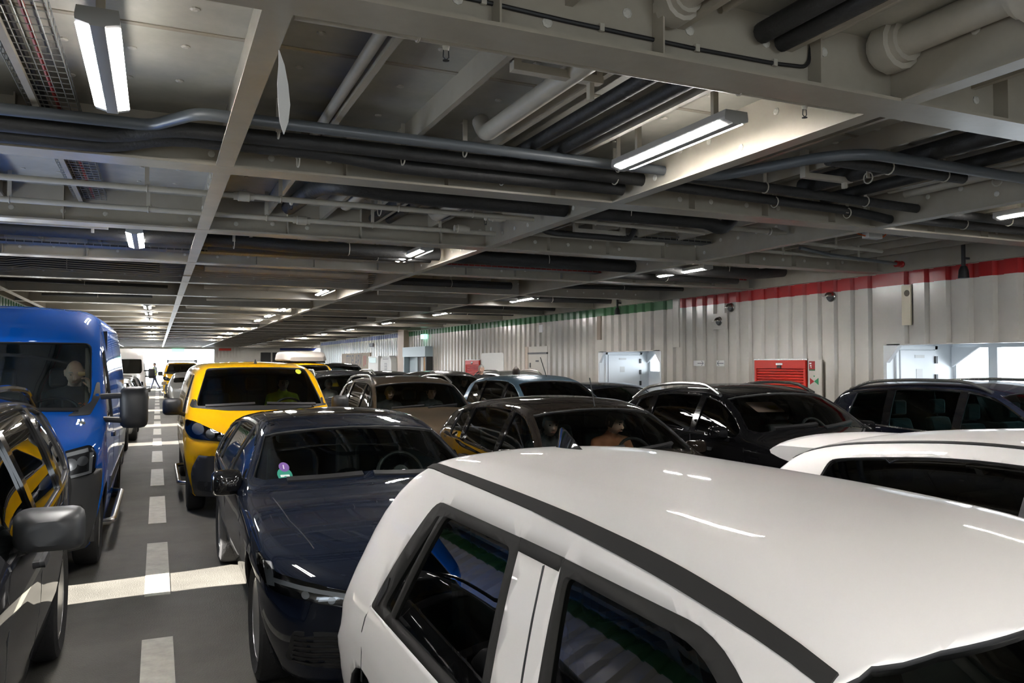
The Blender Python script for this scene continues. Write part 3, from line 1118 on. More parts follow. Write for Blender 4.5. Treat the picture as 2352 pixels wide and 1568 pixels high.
def spec(kind, L, W, H, **kw):
    p = PROF[kind]
    S = dict(L=L, top=[(a * L, b * H) for a, b in p['top']], belt=[(a * L, b * H) for a, b in p['belt']])
    w = W / 2
    S['wide'] = [(0, w * .94), (.12 * L, w * .985), (.3 * L, w), (.7 * L, w), (.9 * L, w * .96), (L, w * .91)]
    t = kw.get('tumble', .44)
    S['tum'] = [(0, .5), (.2 * L, .5), (.35 * L, t), (.8 * L, t), (L, t * .9)]
    S['crown'] = [(0, .05), (.2 * L, .045), (.3 * L, .07), (.45 * L, .055), (.8 * L, .05), (L, .03)]
    S['bow'] = [(0, .16), (.2 * L, .13), (.3 * L, .17), (.45 * L, .08), (.6 * L, 0), (.85 * L, -.07), (L, -.12)]
    S['sill'] = [(0, .2), (.1 * L, .18), (.25 * L, .22), (.8 * L, .22), (L, .3)]
    S['tuck'] = .08
    S.update({k: v for k, v in kw.items() if k not in ('tumble', 'splits', 'dark', 'no_rear')})
    sp = kw.get('splits', p['splits'])
    dark = kw.get('dark', (GLASS_M, GLASS_D, GLASS_D))
    S['_splits'] = sp
    S['side'] = []
    for i, (a, b) in enumerate(sp):
        S['side'].append(('side_window', side_glass(S, a * L, b * L, la=0 if i == 0 else kw.get('slant', .05), lb=kw.get('slant', .05) if i < len(sp) - 1 else -.25), dark[min(i, 2)]))
    a, b = p['ws']
    S['ws'] = screen_glass(S, a * L, b * L)
    S['ws_y'] = ((a - .06) * L, (b + .14) * L)
    if not kw.get('no_rear'):
        a, b = p['rw']
        S['rw'] = screen_glass(S, b * L, a * L, pil=.08)
        S['rw_y'] = (a - .05) * L
    R = S.setdefault('wheel_r', .335)
    S.setdefault('wheels', (.19 * L, .19 * L + kw.get('wb', .59 * L)))
    S.setdefault('cabin', dict(dash=p['ws'][0] * L + .16, dash_z=S['belt'][2][1] - .0, end=.9 * L, seats=[(.40 * L, (-.37, .37)), (.62 * L, (-.37, .37))]))
    return S

def dress(root, bvh, S, kind, trim=None, rails=None, mirrors=None, lamp=True, handles=True, seams=True, window_line=None, wipers=True, grille=True):
    """the usual fittings of a car, placed from its own outline"""
    L = S['L']
    p = PROF[kind]
    w = max(q[1] for q in S['wide'])
    zb = lambda y: secpar(S, y)[1]
    hz = secpar(S, .06)[4]
    if lamp:
        poly = rpoly([(w * .52, hz - .03), (w * .9, hz - .01), (w * .93, hz - .12), (w * .55, hz - .15)], .03)
        headlamp(root, bvh, poly, led=[line_poly([(w * .55, hz - .05), (w * .88, hz - .035)], .02)], projs=[(w * .66, hz - .1, .035), (w * .8, hz - .085, .035)])
    if grille:
        decal(bvh, rpoly([(-w * .48, hz - .06), (w * .48, hz - .06), (w * .42, hz - .2), (-w * .42, hz - .2)], .03), 'front', BLACKP, 'grille', root, .004)
        for q in range(3):
            decal(bvh, line_poly([(-w * .44, hz - .09 - q * .035), (w * .44, hz - .09 - q * .035)], .009), 'front', SILVERT if q == 0 else DARKP, 'grille_bar', root, .009)
        decal(bvh, rpoly([(-w * .7, .42), (w * .7, .42), (w * .6, .26), (-w * .6, .26)], .04), 'front', BLACKP, 'lower_grille', root, .004)
    a0, a1 = p['ws']
    if wipers:
        zt = secpar(S, a0 * L)[4]
        for (x0, x1) in ((-.62, -.05), (0.0, .6)):
            decal(bvh, line_poly([(x0 * w, zt - .0), (x1 * w, zt + .035)], .018), 'front', BLACKP, 'wiper', root, .012, step=.1)
    if mirrors is not None:
        y = (a0 + .045) * L
        b = float(fn(S, 'bow')(y))
        for s in (1, -1):
            mirror(root, s * (w + .13), y + b - .02, zb(y) + .07, mirrors, s)
    if handles:
        for f in (.455, .66):
            y = f * L
            for s in (1, -1):
                decal(bvh, rpoly([(y, zb(y) - .12), (y + .2, zb(y) - .115), (y + .2, zb(y) - .145), (y, zb(y) - .15)], .012), 'side', trim or DARKP, 'door_handle', root, .022, side=s, skirt=.03)
    if seams:
        for f in ((a0 + .03), (p['splits'][0][1] + .01), (p['splits'][1][1] + .0)):
            y = f * L
            zz = secpar(S, y)
            for s in (1, -1):
                decal(bvh, line_poly([(y + .06, zb(y) + .02), (y + .02, zb(y) - .25), (y + .03, .34)], .007), 'side', BLACKP, 'door_seam', root, .0012, side=s, skirt=.004, step=.1)
    if window_line is not None:
        sp = p['splits']
        ys = [sp[0][0] * L + (sp[-1][1] - sp[0][0]) * L * k / 14 for k in range(15)]
        pts = [(y + float(fn(S, 'bow')(y)), zb(y) + .018) for y in ys]
        for s in (1, -1):
            decal(bvh, line_poly(pts, .018), 'side', window_line, 'window_trim', root, .004, side=s, step=.08)
            up = [(y + float(fn(S, 'bow')(y)) * .75, secpar(S, y)[3] - .045) for y in ys if secpar(S, y)[3] - .045 > zb(y) + .05]
            decal(bvh, line_poly(up, .014), 'side', window_line, 'window_trim', root, .004, side=s, step=.08)
    sp = S.get('_splits', p['splits'])
    for (a_, b_), (c_, d_) in zip(sp, sp[1:]):
        q = side_glass(S, b_ * L - .01, c_ * L + .01, la=.05, lb=.05, n=3, r=.002)
        both(bvh, q, GLOSSB, 'pillar_cover', root, .003, step=.2)
    if rails is not None:
        rail(root, bvh, lambda y: secpar(S, y)[2] - .03, p['ws'][1] * L + .12, .86 * L, rails)
# ================================================================== the parked vehicles
P_WHITE = paint('white', (0.86, 0.835, 0.815), 0, .5)
P_NAVY = paint('navy', (0.0035, 0.006, 0.014), 0, .6)
P_BLACK = paint('black', (0.005, 0.005, 0.006), 0, .6)
P_BLACK2 = paint('black_metallic', (0.012, 0.012, 0.014), 0, .6)
P_BROWN = paint('dark_brown', (0.012, 0.009, 0.007), 0, .6)
P_BEIGE = paint('bronze_beige', (0.115, 0.088, 0.06), .55, .32)
P_BLUE = paint('van_blue', (0.001, 0.085, 0.42), 0, .6)
P_YELLOW = paint('post_yellow', (0.80, 0.42, 0.004), 0, .3)
P_STEELBLUE = paint('steel_blue', (0.14, 0.24, 0.33), .5, .3)
P_GREY = paint('dark_grey', (0.055, 0.052, 0.05), .5, .3)
P_SILVER = paint('silver', (0.42, 0.42, 0.41), .6, .3)
P_ANTH = paint('anthracite', (0.02, 0.021, 0.024), 0, .6)
P_DKBLUE = paint('dark_blue', (0.006, 0.008, 0.017), 0, .6)

# ---- white hatchback right beside the camera
WY = -0.4
S = dict(L=4.3, top=[(0, .60), (.1, .70), (.35, .84), (.65, .93), (.70, .95), (.98, 1.22), (1.27, 1.432), (1.45, 1.478), (1.75, 1.508), (2.2, 1.518), (3.0, 1.512), (3.4, 1.498), (3.52, 1.475), (3.64, 1.40), (3.8, 1.23), (3.95, 1.04), (4.1, .87), (4.2, .78), (4.3, .73)],
         belt=[(0, .55), (.4, .78), (.9, .90), (2.0, .905), (3.0, .92), (3.6, .93), (4.3, .68)],
         wide=[(0, .75), (.6, .78), (1.2, .79), (3.0, .79), (3.7, .785), (4.3, .76)],
         tum=[(0, .5), (.7, .5), (1.3, .48), (3.3, .48), (3.8, .36), (4.3, .25)],
         crown=[(0, .05), (.6, .04), (1.0, .07), (1.3, .07), (1.8, .045), (3.3, .04), (4.3, .03)],
         bow=[(0, .16), (.6, .2), (1.25, .20), (1.9, .06), (2.5, 0), (3.4, -.04), (4.3, -.14)],
         sill=[(0, .2), (.4, .18), (3.5, .2), (4.3, .3)], tuck=.05, rc=.09, crease=(.14, .012), tail_r=(.30, .12, .06, .04),
         wheels=(.78, 3.42), wheel_r=.31, rim_slot=2, liner=LIGHTLINER)
yy = lambda Y: Y - WY
rear_s = rpoly([(yy(2.98), .935), (yy(2.86), 1.23), (yy(2.80), 1.345), (yy(2.08), 1.35), (yy(1.89), .98), (yy(1.86), .93)], [.02, .1, .06, .01, .05, .01])
front_s = rpoly([(yy(1.62), .93), (yy(1.83), 1.35), (yy(1.22), 1.345), (yy(1.06), 1.27), (yy(.62), .98), (yy(.60), .93)], [.02, .01, .12, .1, .05, .02])
bridge = [(yy(2.09), 1.318), (yy(2.09), 1.351), (yy(1.82), 1.351), (yy(1.82), 1.318)]
g_quarter = rpoly([(yy(2.87), .965), (yy(2.77), 1.22), (yy(2.735), 1.30), (yy(2.71), 1.305), (yy(2.755), .965)], [.03, .05, .02, .01, .01])
g_rear = rpoly([(yy(2.735), .96), (yy(2.685), 1.312), (yy(2.115), 1.318), (yy(1.93), .96)], [.01, .03, .03, .03])
g_front = rpoly([(yy(1.59), .96), (yy(1.79), 1.318), (yy(1.25), 1.313), (yy(1.11), 1.25), (yy(.70), .98)], [.02, .03, .1, .1, .03])
S['side'] = [('side_window', g_rear, GLASS_M), ('side_window', g_quarter, GLASS_M), ('side_window', g_front, GLASS_M)]
sidet = lambda c, n: abs(c.x) > .3 and abs(n.x) > .25
S['zones'] = [('window_surround', MATTE, (1, 2), q, sidet) for q in (rear_s, front_s, bridge)]
S['ws'] = screen_glass(S, .74, 1.27, pil=.012, dn=.008)
S['ws_y'] = (.4, 1.8)
S['rw'] = screen_glass(S, 3.92, 3.62, pil=.09)
S['rw_y'] = 3.45
S['cabin'] = dict(dash=.85, dash_z=.93, end=3.6, seats=[(1.62, (-.36, .36)), (2.45, (-.36, .36))])
white_car, bvh = vehicle('hatchback_car', S, 1.53, WY, P_WHITE, 'white small hatchback with black roof strips and roof fin, nearest the camera')
for s in (1, -1):
    pts = [(s * x, y) for y, x in ((1.36, .545), (1.6, .540), (2.0, .528), (2.6, .518), (3.1, .515), (3.50, .512))]
    sf = pchip([(q[1], abs(q[0])) for q in pts])
    pts = [(s * float(sf(1.36 + 2.14 * k / 24)), 1.36 + 2.14 * k / 24) for k in range(25)]
    decal(bvh, line_poly(pts, .026), 'top', MATTE, 'roof_strip', white_car, .006, step=.08, skirt=.012)
    decal(bvh, line_poly([(yy(1.90), 1.315), (yy(1.72), .98), (yy(1.70), .5)], .008), 'side', BLACKP, 'door_seam', white_car, .0015, side=s, skirt=.004, step=.1)
    decal(bvh, rpoly([(yy(2.93), .99), (yy(2.89), 1.06), (yy(2.87), 1.02), (yy(2.90), .95)], .01), 'side', BLACKP, 'door_handle', white_car, .006, side=s)
    decal(bvh, line_poly([(yy(2.98), .935), (yy(3.05), .87), (yy(3.08), .62)], .007), 'side', DARKP, 'door_seam', white_car, .0012, side=s, skirt=.004, step=.1)
    mirror(white_car, s * .92, .95, .98, P_WHITE, s)
fin(white_car, bvh, 3.16, GLOSSB, .085, .19)
headlamp(white_car, bvh, rpoly([(.42, .68), (.72, .7), (.74, .58), (.45, .56)], .03))

# ---- navy estate behind it
S = dict(L=4.9, top=[(0, .72), (.1, .80), (.4, .885), (1.0, .96), (1.62, 1.015), (1.70, 1.035), (2.1, 1.235), (2.5, 1.375), (2.9, 1.432), (3.4, 1.44), (4.0, 1.40), (4.4, 1.33), (4.65, 1.12), (4.82, .96), (4.9, .93)],
         belt=[(0, .60), (.4, .80), (1.0, .87), (1.7, .915), (2.8, .925), (4.0, .97), (4.6, .98), (4.9, .9)],
         wide=[(0, .90), (.4, .92), (.9, .935), (1.8, .925), (3.2, .93), (4.1, .935), (4.6, .9), (4.9, .85)],
         tum=[(0, .5), (1.5, .5), (2.2, .52), (4.2, .5), (4.9, .4)],
         crown=[(0, .05), (.8, .05), (1.6, .05), (2.0, .075), (2.7, .05), (4.2, .05), (4.9, .03)],
         bow=[(0, .15), (1.0, .12), (1.7, .21), (2.3, .15), (3.0, .02), (4.2, -.08), (4.9, -.14)],
         sill=[(0, .19), (.5, .17), (1.2, .2), (4.2, .2), (4.9, .3)], tuck=.09, rc=.09, crease=(.10, .02), wheels=(.93, 3.92), wheel_r=.345, spokes=5,
         nose=[(.15, .10), (.3, .04), (.5, .0), (.66, .0), (.8, .06), (1.0, .12)], nose_r=(.45, .25, .14, .10))
S['side'] = [('side_window', side_glass(S, 1.82, 2.86, la=0, lb=.06), GLASS_M), ('side_window', side_glass(S, 2.93, 3.78, la=.06, lb=0), GLASS_M), ('side_window', side_glass(S, 3.86, 4.36, la=0, lb=-.35), GLASS_D)]
S['ws'] = screen_glass(S, 1.74, 2.46, pil=.045)
S['ws_y'] = (1.5, 3.0)
S['rw'] = screen_glass(S, 4.7, 4.45, pil=.09)
S['rw_y'] = 4.3
S['cabin'] = dict(dash=1.95, dash_z=.93, end=4.5, seats=[(2.45, (-.38, .38)), (3.3, (-.38, .38))])
navy, bvh = vehicle('estate_car', S, 1.45, 4.0, P_NAVY, 'dark navy estate car with T-shaped headlight strips and windscreen stickers', glass_f=GLASS_L)
lampp = rpoly([(.50, .665), (.87, .745), (.925, .82), (.925, .72), (.89, .665), (.55, .60)], [.02, .03, .02, .03, .03, .02])
headlamp(navy, bvh, lampp, led=[line_poly([(.50, .645), (.88, .712)], .02), line_poly([(.895, .785), (.885, .68)], .03)], projs=[(.62, .635, .018), (.74, .66, .018)])
decal(bvh, rpoly([(-.42, .70), (.42, .70), (.44, .60), (.36, .50), (-.36, .50), (-.44, .60)], .05), 'front', BLACKP, 'grille', navy, .004)
for k in range(5):
    decal(bvh, line_poly([(-.38, .52 + k * .037), (.38, .52 + k * .037)], .008), 'front', GLOSSB, 'grille_bar', navy, .01, step=.1)
for s in (1, -1):
    px = [(.40, .46), (.80, .48), (.82, .30), (.46, .26)]
    decal(bvh, rpoly(px if s > 0 else mir(px), .03), 'front', BLACKP, 'air_intake', navy, .003)
    for k in range(6):
        q = line_poly([(.44 + .004 * k, .295 + k * .028), (.79, .31 + k * .028)], .012)
        decal(bvh, q if s > 0 else mir(q), 'front', GLOSSB, 'intake_slat', navy, .012, step=.08)
    mirror(navy, s * .985, 1.98, .99, GLOSSB, s, .21, .18, .16)
    decal(bvh, line_poly([(1.88, .92), (1.62, .84), (1.58, .4)], .007), 'side', BLACKP, 'door_seam', navy, .0012, side=s, skirt=.004, step=.1)
    decal(bvh, line_poly([(2.92, .93), (2.90, .3)], .007), 'side', BLACKP, 'door_seam', navy, .0012, side=s, skirt=.004, step=.1)
    ys_ = [1.95 + 2.5 * k / 14 for k in range(15)]
    decal(bvh, line_poly([(y + float(fn(S, 'bow')(y)) * .8, secpar(S, y)[3] - .035) for y in ys_ if y > 2.15], .016), 'side', CHROME, 'window_trim', navy, .004, side=s, step=.08)
    decal(bvh, line_poly([(y + float(fn(S, 'bow')(y)), secpar(S, y)[1] + .016) for y in ys_], .016), 'side', CHROME, 'window_trim', navy, .004, side=s, step=.08)
    decal(bvh, line_poly([(s * .66, .42), (s * .72, .9), (s * .74, 1.5)], .006), 'top', BLACKP, 'bonnet_seam', navy, .001, skirt=.004, step=.1)
    decal(bvh, line_poly([(s * .60, 2.62), (s * .58, 3.2), (s * .56, 4.25)], .03), 'top', GLOSSB, 'roof_strip', navy, .004, step=.1)
decal(bvh, line_poly([(-.60, 1.02), (-.08, 1.045)], .02), 'front', BLACKP, 'wiper', navy, .014, step=.1)
decal(bvh, line_poly([(0.0, 1.045), (.6, 1.02)], .02), 'front', BLACKP, 'wiper', navy, .014, step=.1)
STK1, STK2 = mat('sticker_purple', (.16, .08, .28), .5), mat('sticker_green', (.02, .22, .15), .5)
circ = lambda cx, cz, r, n=16: [(cx + r * math.cos(2 * math.pi * k / n), cz + r * .8 * math.sin(2 * math.pi * k / n)) for k in range(n)]
decal(bvh, circ(-.60, 1.10, .035), 'front', STK1, 'sticker', navy, -.010, step=.05, skirt=.001)
decal(bvh, circ(-.605, 1.055, .05), 'front', STK2, 'sticker', navy, -.010, step=.05, skirt=.001)
decal(bvh, line_poly([(-.635, 1.047), (-.575, 1.05)], .012), 'front', WHITEP, 'sticker_print', navy, -.008, step=.05, skirt=.001)
decal(bvh, line_poly([(-.603, 1.088), (-.603, 1.112)], .007), 'front', WHITEP, 'sticker_print', navy, -.008, step=.05, skirt=.001)
decal(bvh, rpoly([(-.42, 2.75), (.42, 2.75), (.42, 3.75), (-.42, 3.75)], .08), 'top', GLOSSB, 'glass_roof', navy, .002, step=.1)
fin(navy, bvh, 4.12, GLOSSB, .06, .16)

# ---- high-roof blue van
def van_spec(L, W, top, belt, **kw):
    w = W / 2
    S = dict(L=L, top=top, belt=belt, wide=[(0, w * .93), (.4, w * .985), (1.0, w), (L - .4, w), (L, w * .97)],
             tum=[(0, .3), (.8, .2), (1.6, .13), (L, .11)], crown=[(0, .06), (.8, .05), (1.6, .07), (2.4, .06), (L, .05)],
             bow=[(0, .2), (.8, .2), (1.4, .16), (2.2, .03), (3, 0), (L, -.04)], sill=[(0, .25), (.5, .22), (L, .3)],
             tuck=.05, rc=.16, crease=(.25, .008), nose_r=(.5, .22, .1, .06), tail_r=(.1, .05, .05, .04), tail=[(.2, .0), (2.5, .05)])
    S.update(kw)
    return S
S = van_spec(6.2, 2.08, [(0, 1.05), (.12, 1.15), (.45, 1.27), (.76, 1.375), (.82, 1.40), (1.1, 1.74), (1.42, 2.06), (1.62, 2.24), (1.95, 2.39), (2.4, 2.45), (5.9, 2.45), (6.2, 2.40)],
             [(0, .92), (.5, 1.08), (.9, 1.22), (1.6, 1.30), (6.2, 1.32)], wheels=(.88, 4.9), wheel_r=.345, spokes=6, wheel_in=.14,
             nose=[(.2, .05), (.45, 0), (.75, 0), (1.0, .05), (1.3, .16)])
S['side'] = [('side_window', rpoly([(1.22, 1.27), (1.72, 1.95), (2.05, 2.0), (2.1, 1.25)], .05), GLASS_M)]
S['ws'] = rpoly([(-.86, 1.42), (-.5, 1.405), (.5, 1.405), (.86, 1.42), (.90, 1.55), (.865, 2.05), (-.865, 2.05), (-.90, 1.55)], [.1, .02, .02, .1, .08, .07, .07, .08])
S['ws_y'] = (.4, 2.1)
S['cabin'] = dict(dash=1.12, dash_z=1.36, end=2.4, floor=.55, seat_h=.32, seats=[(1.62, (-.55, 0, .55))], wheel_x=.55, tilt=1.0, wheel_r=.22)
S['dash_mat'] = mat('van_dashboard', (.10, .12, .12), .6)
bump = [(-.2, .1), (-.2, .80), (.35, .93), (.62, .90), (.52, .60), (.48, .3), (.45, .1)]
S['zones'] = [('bumper', DARKP, (1, 2), bump, lambda c, n: True)]
blue_van, bvh = vehicle('panel_van', S, -1.47, 7.48, P_BLUE, 'tall blue panel van with a driver at the wheel, in the left lane', cat='van', glass_f=GLASS_C)
lampp = rpoly([(.46, 1.03), (.93, 1.12), (.985, 1.05), (.97, .88), (.72, .86), (.50, .90)], [.02, .03, .04, .05, .03, .03])
headlamp(blue_van, bvh, lampp, led=[line_poly([(.50, 1.01), (.92, 1.085)], .03), line_poly([(.945, 1.06), (.94, .90), (.76, .875)], .026)],
         projs=[(.58, .955, .05), (.69, .96, .05), (.80, .98, .05), (.885, 1.0, .04)], base=mat('lamp_bowl', (.16, .16, .165), .2, metal=.8))
decal(bvh, rpoly([(-.42, 1.00), (.42, 1.00), (.46, .72), (-.46, .72)], .05), 'front', BLACKP, 'grille', blue_van, .004)
for k in range(3):
    decal(bvh, line_poly([(-.42, .78 + k * .08), (.42, .78 + k * .08)], .02), 'front', CHROME if k == 2 else DARKP, 'grille_bar', blue_van, .012)
for s in (1, -1):
    m = mirror(blue_van, s * 1.27, .98, 1.42, BLACKP, s, .25, .40, .14, big=True)
    decal(bvh, rpoly([(s * .60, .62), (s * .9, .64), (s * .88, .50), (s * .62, .46)][::s], .03), 'front', BLACKP, 'fog_light_recess', blue_van, .004)
    for y in (2.12, 3.5):
        decal(bvh, line_poly([(y, 2.2), (y, .4)], .01), 'side', BLACKP, 'door_seam', blue_van, .0015, side=s, skirt=.004, step=.15)
    decal(bvh, line_poly([(1.7, .62), (5.3, .62)], .14), 'side', DARKP, 'side_moulding', blue_van, .01, side=s, step=.2)
    MB().tube(bend([(s * .86, 1.45, .26), (s * 1.08, 1.55, .26), (s * 1.08, 3.6, .26), (s * .86, 3.7, .26)], .08), .035, 10).build('side_step', STEEL, blue_van, True)
    decal(bvh, rpoly([(2.0, 1.12), (2.2, 1.12), (2.2, 1.07), (2.0, 1.07)], .02), 'side', BLACKP, 'door_handle', blue_van, .02, side=s)
decal(bvh, line_poly([(-.75, 1.40), (-.05, 1.43)], .025), 'front', BLACKP, 'wiper', blue_van, .02, step=.15)
decal(bvh, line_poly([(.1, 1.43), (.8, 1.405)], .025), 'front', BLACKP, 'wiper', blue_van, .02, step=.15)
decal(bvh, rpoly([(.72, 1.36), (.9, 1.36), (.97, 1.52), (.955, 1.66), (.93, 1.66), (.90, 1.48)], .02), 'front', DARKP, 'cowl_corner', blue_van, .004)
# partition behind the seats and the light door panel
MB().box((-.96, 2.42, .5), (.96, 2.46, 2.2)).build('partition', LINER, blue_van)
MB().box((.80, 1.7, 1.4), (.86, 1.78, 2.0)).build('belt_pillar', LIGHTLINER, blue_van)

# ---- yellow van
def yellow_spec():
    S = van_spec(4.95, 1.90, [(0, .92), (.12, 1.02), (.45, 1.15), (.82, 1.25), (.90, 1.285), (1.25, 1.55), (1.60, 1.785), (1.8, 1.835), (2.2, 1.865), (3.0, 1.872), (4.7, 1.85), (4.95, 1.80)],
             [(0, .78), (.5, .95), (1.0, 1.08), (1.7, 1.14), (4.95, 1.16)], wheels=(.9, 4.15), wheel_r=.33, wheel_in=.13,
             nose=[(.2, .03), (.45, 0), (.75, 0), (.95, .04), (1.2, .14)], rc=.14)
    S['tum'] = [(0, .3), (.8, .25), (1.6, .24), (4.95, .22)]
    S['side'] = [('side_window', rpoly([(1.35, 1.12), (1.85, 1.66), (2.15, 1.7), (2.2, 1.12)], .05), GLASS_M)]
    S['ws'] = rpoly([(-.80, 1.285), (-.45, 1.275), (.45, 1.275), (.80, 1.285), (.80, 1.36), (.66, 1.775), (.3, 1.79), (-.3, 1.79), (-.66, 1.775), (-.80, 1.36)], [.05, .02, .02, .05, .05, .05, .02, .02, .05, .05])
    S['ws_y'] = (.5, 2.1)
    S['cabin'] = dict(dash=1.15, dash_z=1.2, end=2.5, floor=.5, seat_h=.22, seats=[(1.75, (-.5, .05, .5))], wheel_x=.42, tilt=.8)
    S['zones'] = [('bumper', DARKP, (1, 2), [(-.2, .1), (-.2, .72), (.3, .74), (.45, .5), (.5, .1)], lambda c, n: True)]
    return S
S = yellow_spec()
yel, bvh = vehicle('delivery_van', S, 1.28, 10.0, P_YELLOW, 'yellow delivery van with black bumper behind the navy estate', cat='van')
def dress_yellow(yel, bvh):
    lampp = rpoly([(.48, .955), (.84, 1.11), (.93, 1.13), (.94, 1.00), (.88, .93), (.55, .90)], [.02, .05, .03, .05, .05, .02])
    headlamp(yel, bvh, lampp, projs=[(.81, 1.035, .065), (.68, .985, .05), (.58, .945, .03)], led=[line_poly([(.5, .93), (.6, .95)], .015)])
    decal(bvh, rpoly([(-.52, .985), (.52, .985), (.55, .89), (-.55, .89)], .03), 'front', BLACKP, 'grille', yel, .004)
    decal(bvh, line_poly([(-.5, .935), (.5, .935)], .018), 'front', SILVERT, 'grille_bar', yel, .01)
    decal(bvh, rpoly([(-.92, 1.37), (-.87, 1.27), (-.45, 1.235), (.45, 1.235), (.87, 1.27), (.92, 1.37), (.80, 1.37), (.80, 1.29), (-.80, 1.29), (-.80, 1.37)], .02), 'front', BLACKP, 'cowl', yel, .003)
    decal(bvh, rpoly([(-.22, .35), (.22, .35), (.22, .22), (-.22, .22)], .02), 'front', BLACKP, 'lower_grille', yel, .004)
    for s in (1, -1):
        q = [(.56, .42), (.82, .44), (.82, .32), (.58, .3)]
        decal(bvh, rpoly(q if s > 0 else mir(q), .04), 'front', BLACKP, 'fog_light_recess', yel, .004)
        mirror(yel, s * 1.09, 1.2, 1.28, BLACKP, s, .24, .22, .14)
        MB().tube(bend([(s * .8, 1.45, .26), (s * 1.0, 1.5, .26), (s * 1.0, 3.5, .26), (s * .8, 3.55, .26)], .08), .03, 10).build('side_step', STEEL, yel, True)
        decal(bvh, line_poly([(2.28, 1.7), (2.28, .35)], .01), 'side', BLACKP, 'door_seam', yel, .0015, side=s, skirt=.004, step=.15)
        decal(bvh, line_poly([(3.6, 1.7), (3.6, .35)], .01), 'side', BLACKP, 'door_seam', yel, .0015, side=s, skirt=.004, step=.15)
        decal(bvh, rpoly([(2.05, 1.05), (2.25, 1.05), (2.25, 1.0), (2.05, 1.0)], .02), 'side', BLACKP, 'door_handle', yel, .02, side=s)
    decal(bvh, line_poly([(-.7, 1.285), (-.1, 1.31)], .025), 'front', BLACKP, 'wiper', yel, .018, step=.15)
    decal(bvh, line_poly([(.05, 1.31), (.7, 1.285)], .025), 'front', BLACKP, 'wiper', yel, .018, step=.15)
    fin(yel, bvh, 1.8, BLACKP, .06, .1)
dress_yellow(yel, bvh)
MB().box((-.84, 2.52, .5), (.84, 2.56, 1.68)).build('partition', LINER, yel)
STKY = mat('sticker_yellow', (.55, .6, .05), .5)
decal(bvh, circ(.56, 1.735, .042), 'front', STKY, 'sticker', yel, -.010, step=.05, skirt=.001)
REDLOGO = mat('red_print', (.55, .10, .06), .4)
# slanted red print on the bonnet
for (x0, x1, z0, w_) in ((-.02, .16, 1.190, .012), (.08, .34, 1.205, .04), (.30, .42, 1.190, .012)):
    decal(bvh, [(x0, z0 - w_ / 2), (x1, z0 - w_ / 2), (x1 + .03, z0 + w_ / 2), (x0 + .03, z0 + w_ / 2)], 'front', REDLOGO, 'print', yel, .0015, skirt=.002)

# ---- black SUV at the left edge
S = spec('suv', 4.68, 1.90, 1.70, tumble=.38, wheel_r=.37, wheels=(.9, 3.6), dark=(GLASS_M, GLASS_M, GLASS_M), crease=(.12, .02), spokes=6)
lsuv, bvh = vehicle('suv_car', S, -1.46, 2.2, P_BLACK2, 'black SUV cut by the left picture edge with big grey door mirror')
dress(lsuv, bvh, S, 'suv', window_line=CHROME, rails=GLOSSB)
for s in (1, -1):
    mirror(lsuv, s * 1.05, 1.62, 1.14, DARKP, s, .27, .18, .17)

# ---- dark brown hatchback, third lane
S = spec('hatch', 4.35, 1.80, 1.50, dark=(GLASS_M, GLASS_M, GLASS_M), tumble=.46)
brown, bvh = vehicle('hatchback_car', S, 3.92, 5.05, P_BROWN, 'dark brown hatchback with two people inside, behind the white cars', glass_f=GLASS_C)
dress(brown, bvh, S, 'hatch', mirrors=P_BROWN)
zr_ = bvh.ray_cast(Vector((0, 3.55, 5)), Vector((0, 0, -1)))[0].z
MB().tube([(0, 1.75, 1.40), (0, 1.86, 1.70)], .006, 6).build('aerial', BLACKP, brown)

# ---- bronze SUV behind the brown car
S = spec('suv', 4.45, 1.82, 1.625, tumble=.36, dark=(GLASS_M, GLASS_M, GLASS_M))
beige, bvh = vehicle('suv_car', S, 3.95, 11.05, P_BEIGE, 'bronze SUV with silver roof rails in the third lane', glass_f=GLASS_C)
dress(beige, bvh, S, 'suv', rails=SILVERT, mirrors=P_BEIGE, window_line=CHROME)

# ---- black people carrier behind the bronze SUV
S = spec('mpv', 4.4, 1.84, 1.68, tumble=.32, dark=(GLASS_M, GLASS_M, GLASS_M))
S['liner'] = LIGHTLINER
rifter, bvh = vehicle('people_carrier', S, 3.95, 16.3, P_ANTH, 'black people carrier with arched roof rails behind the bronze SUV', glass_f=GLASS_C)
dress(rifter, bvh, S, 'mpv', rails=SILVERT)
for s in (1, -1):
    mirror(rifter, s * 1.04, 1.08, 1.12, BLACKP, s, .2, .26, .14)

# ---- white hatchback with spoiler, third lane near
S = spec('hatch', 4.1, 1.76, 1.53, dark=(GLASS_D, GLASS_D, GLASS_D), splits=[(.27, .50), (.53, .83)], tumble=.5, slant=.02)
white2, bvh = vehicle('hatchback_car', S, 3.95, -.12, P_WHITE, 'white hatchback with rear roof spoiler and black pillars in the third lane')
dress(white2, bvh, S, 'hatch', mirrors=P_WHITE)
L2 = 4.1
for s in (1, -1):
    ys_ = [.44 * L2 + (.885 - .44) * L2 * k / 8 for k in range(9)]
    decal(bvh, line_poly([(s * (secpar(S, y)[2] - .07), y) for y in ys_], .022), 'top', BLACKP, 'roof_strip', white2, .005, step=.1)
    y = .515 * L2
    zz = secpar(S, y)
    decal(bvh, [(.49 * L2, zz[1] + .03), (.545 * L2, zz[1] + .03), (.55 * L2, zz[3] - .058), (.495 * L2, zz[3] - .058)], 'side', DARKP, 'pillar_cover', white2, .003, side=s)
mb = MB()
rows = []
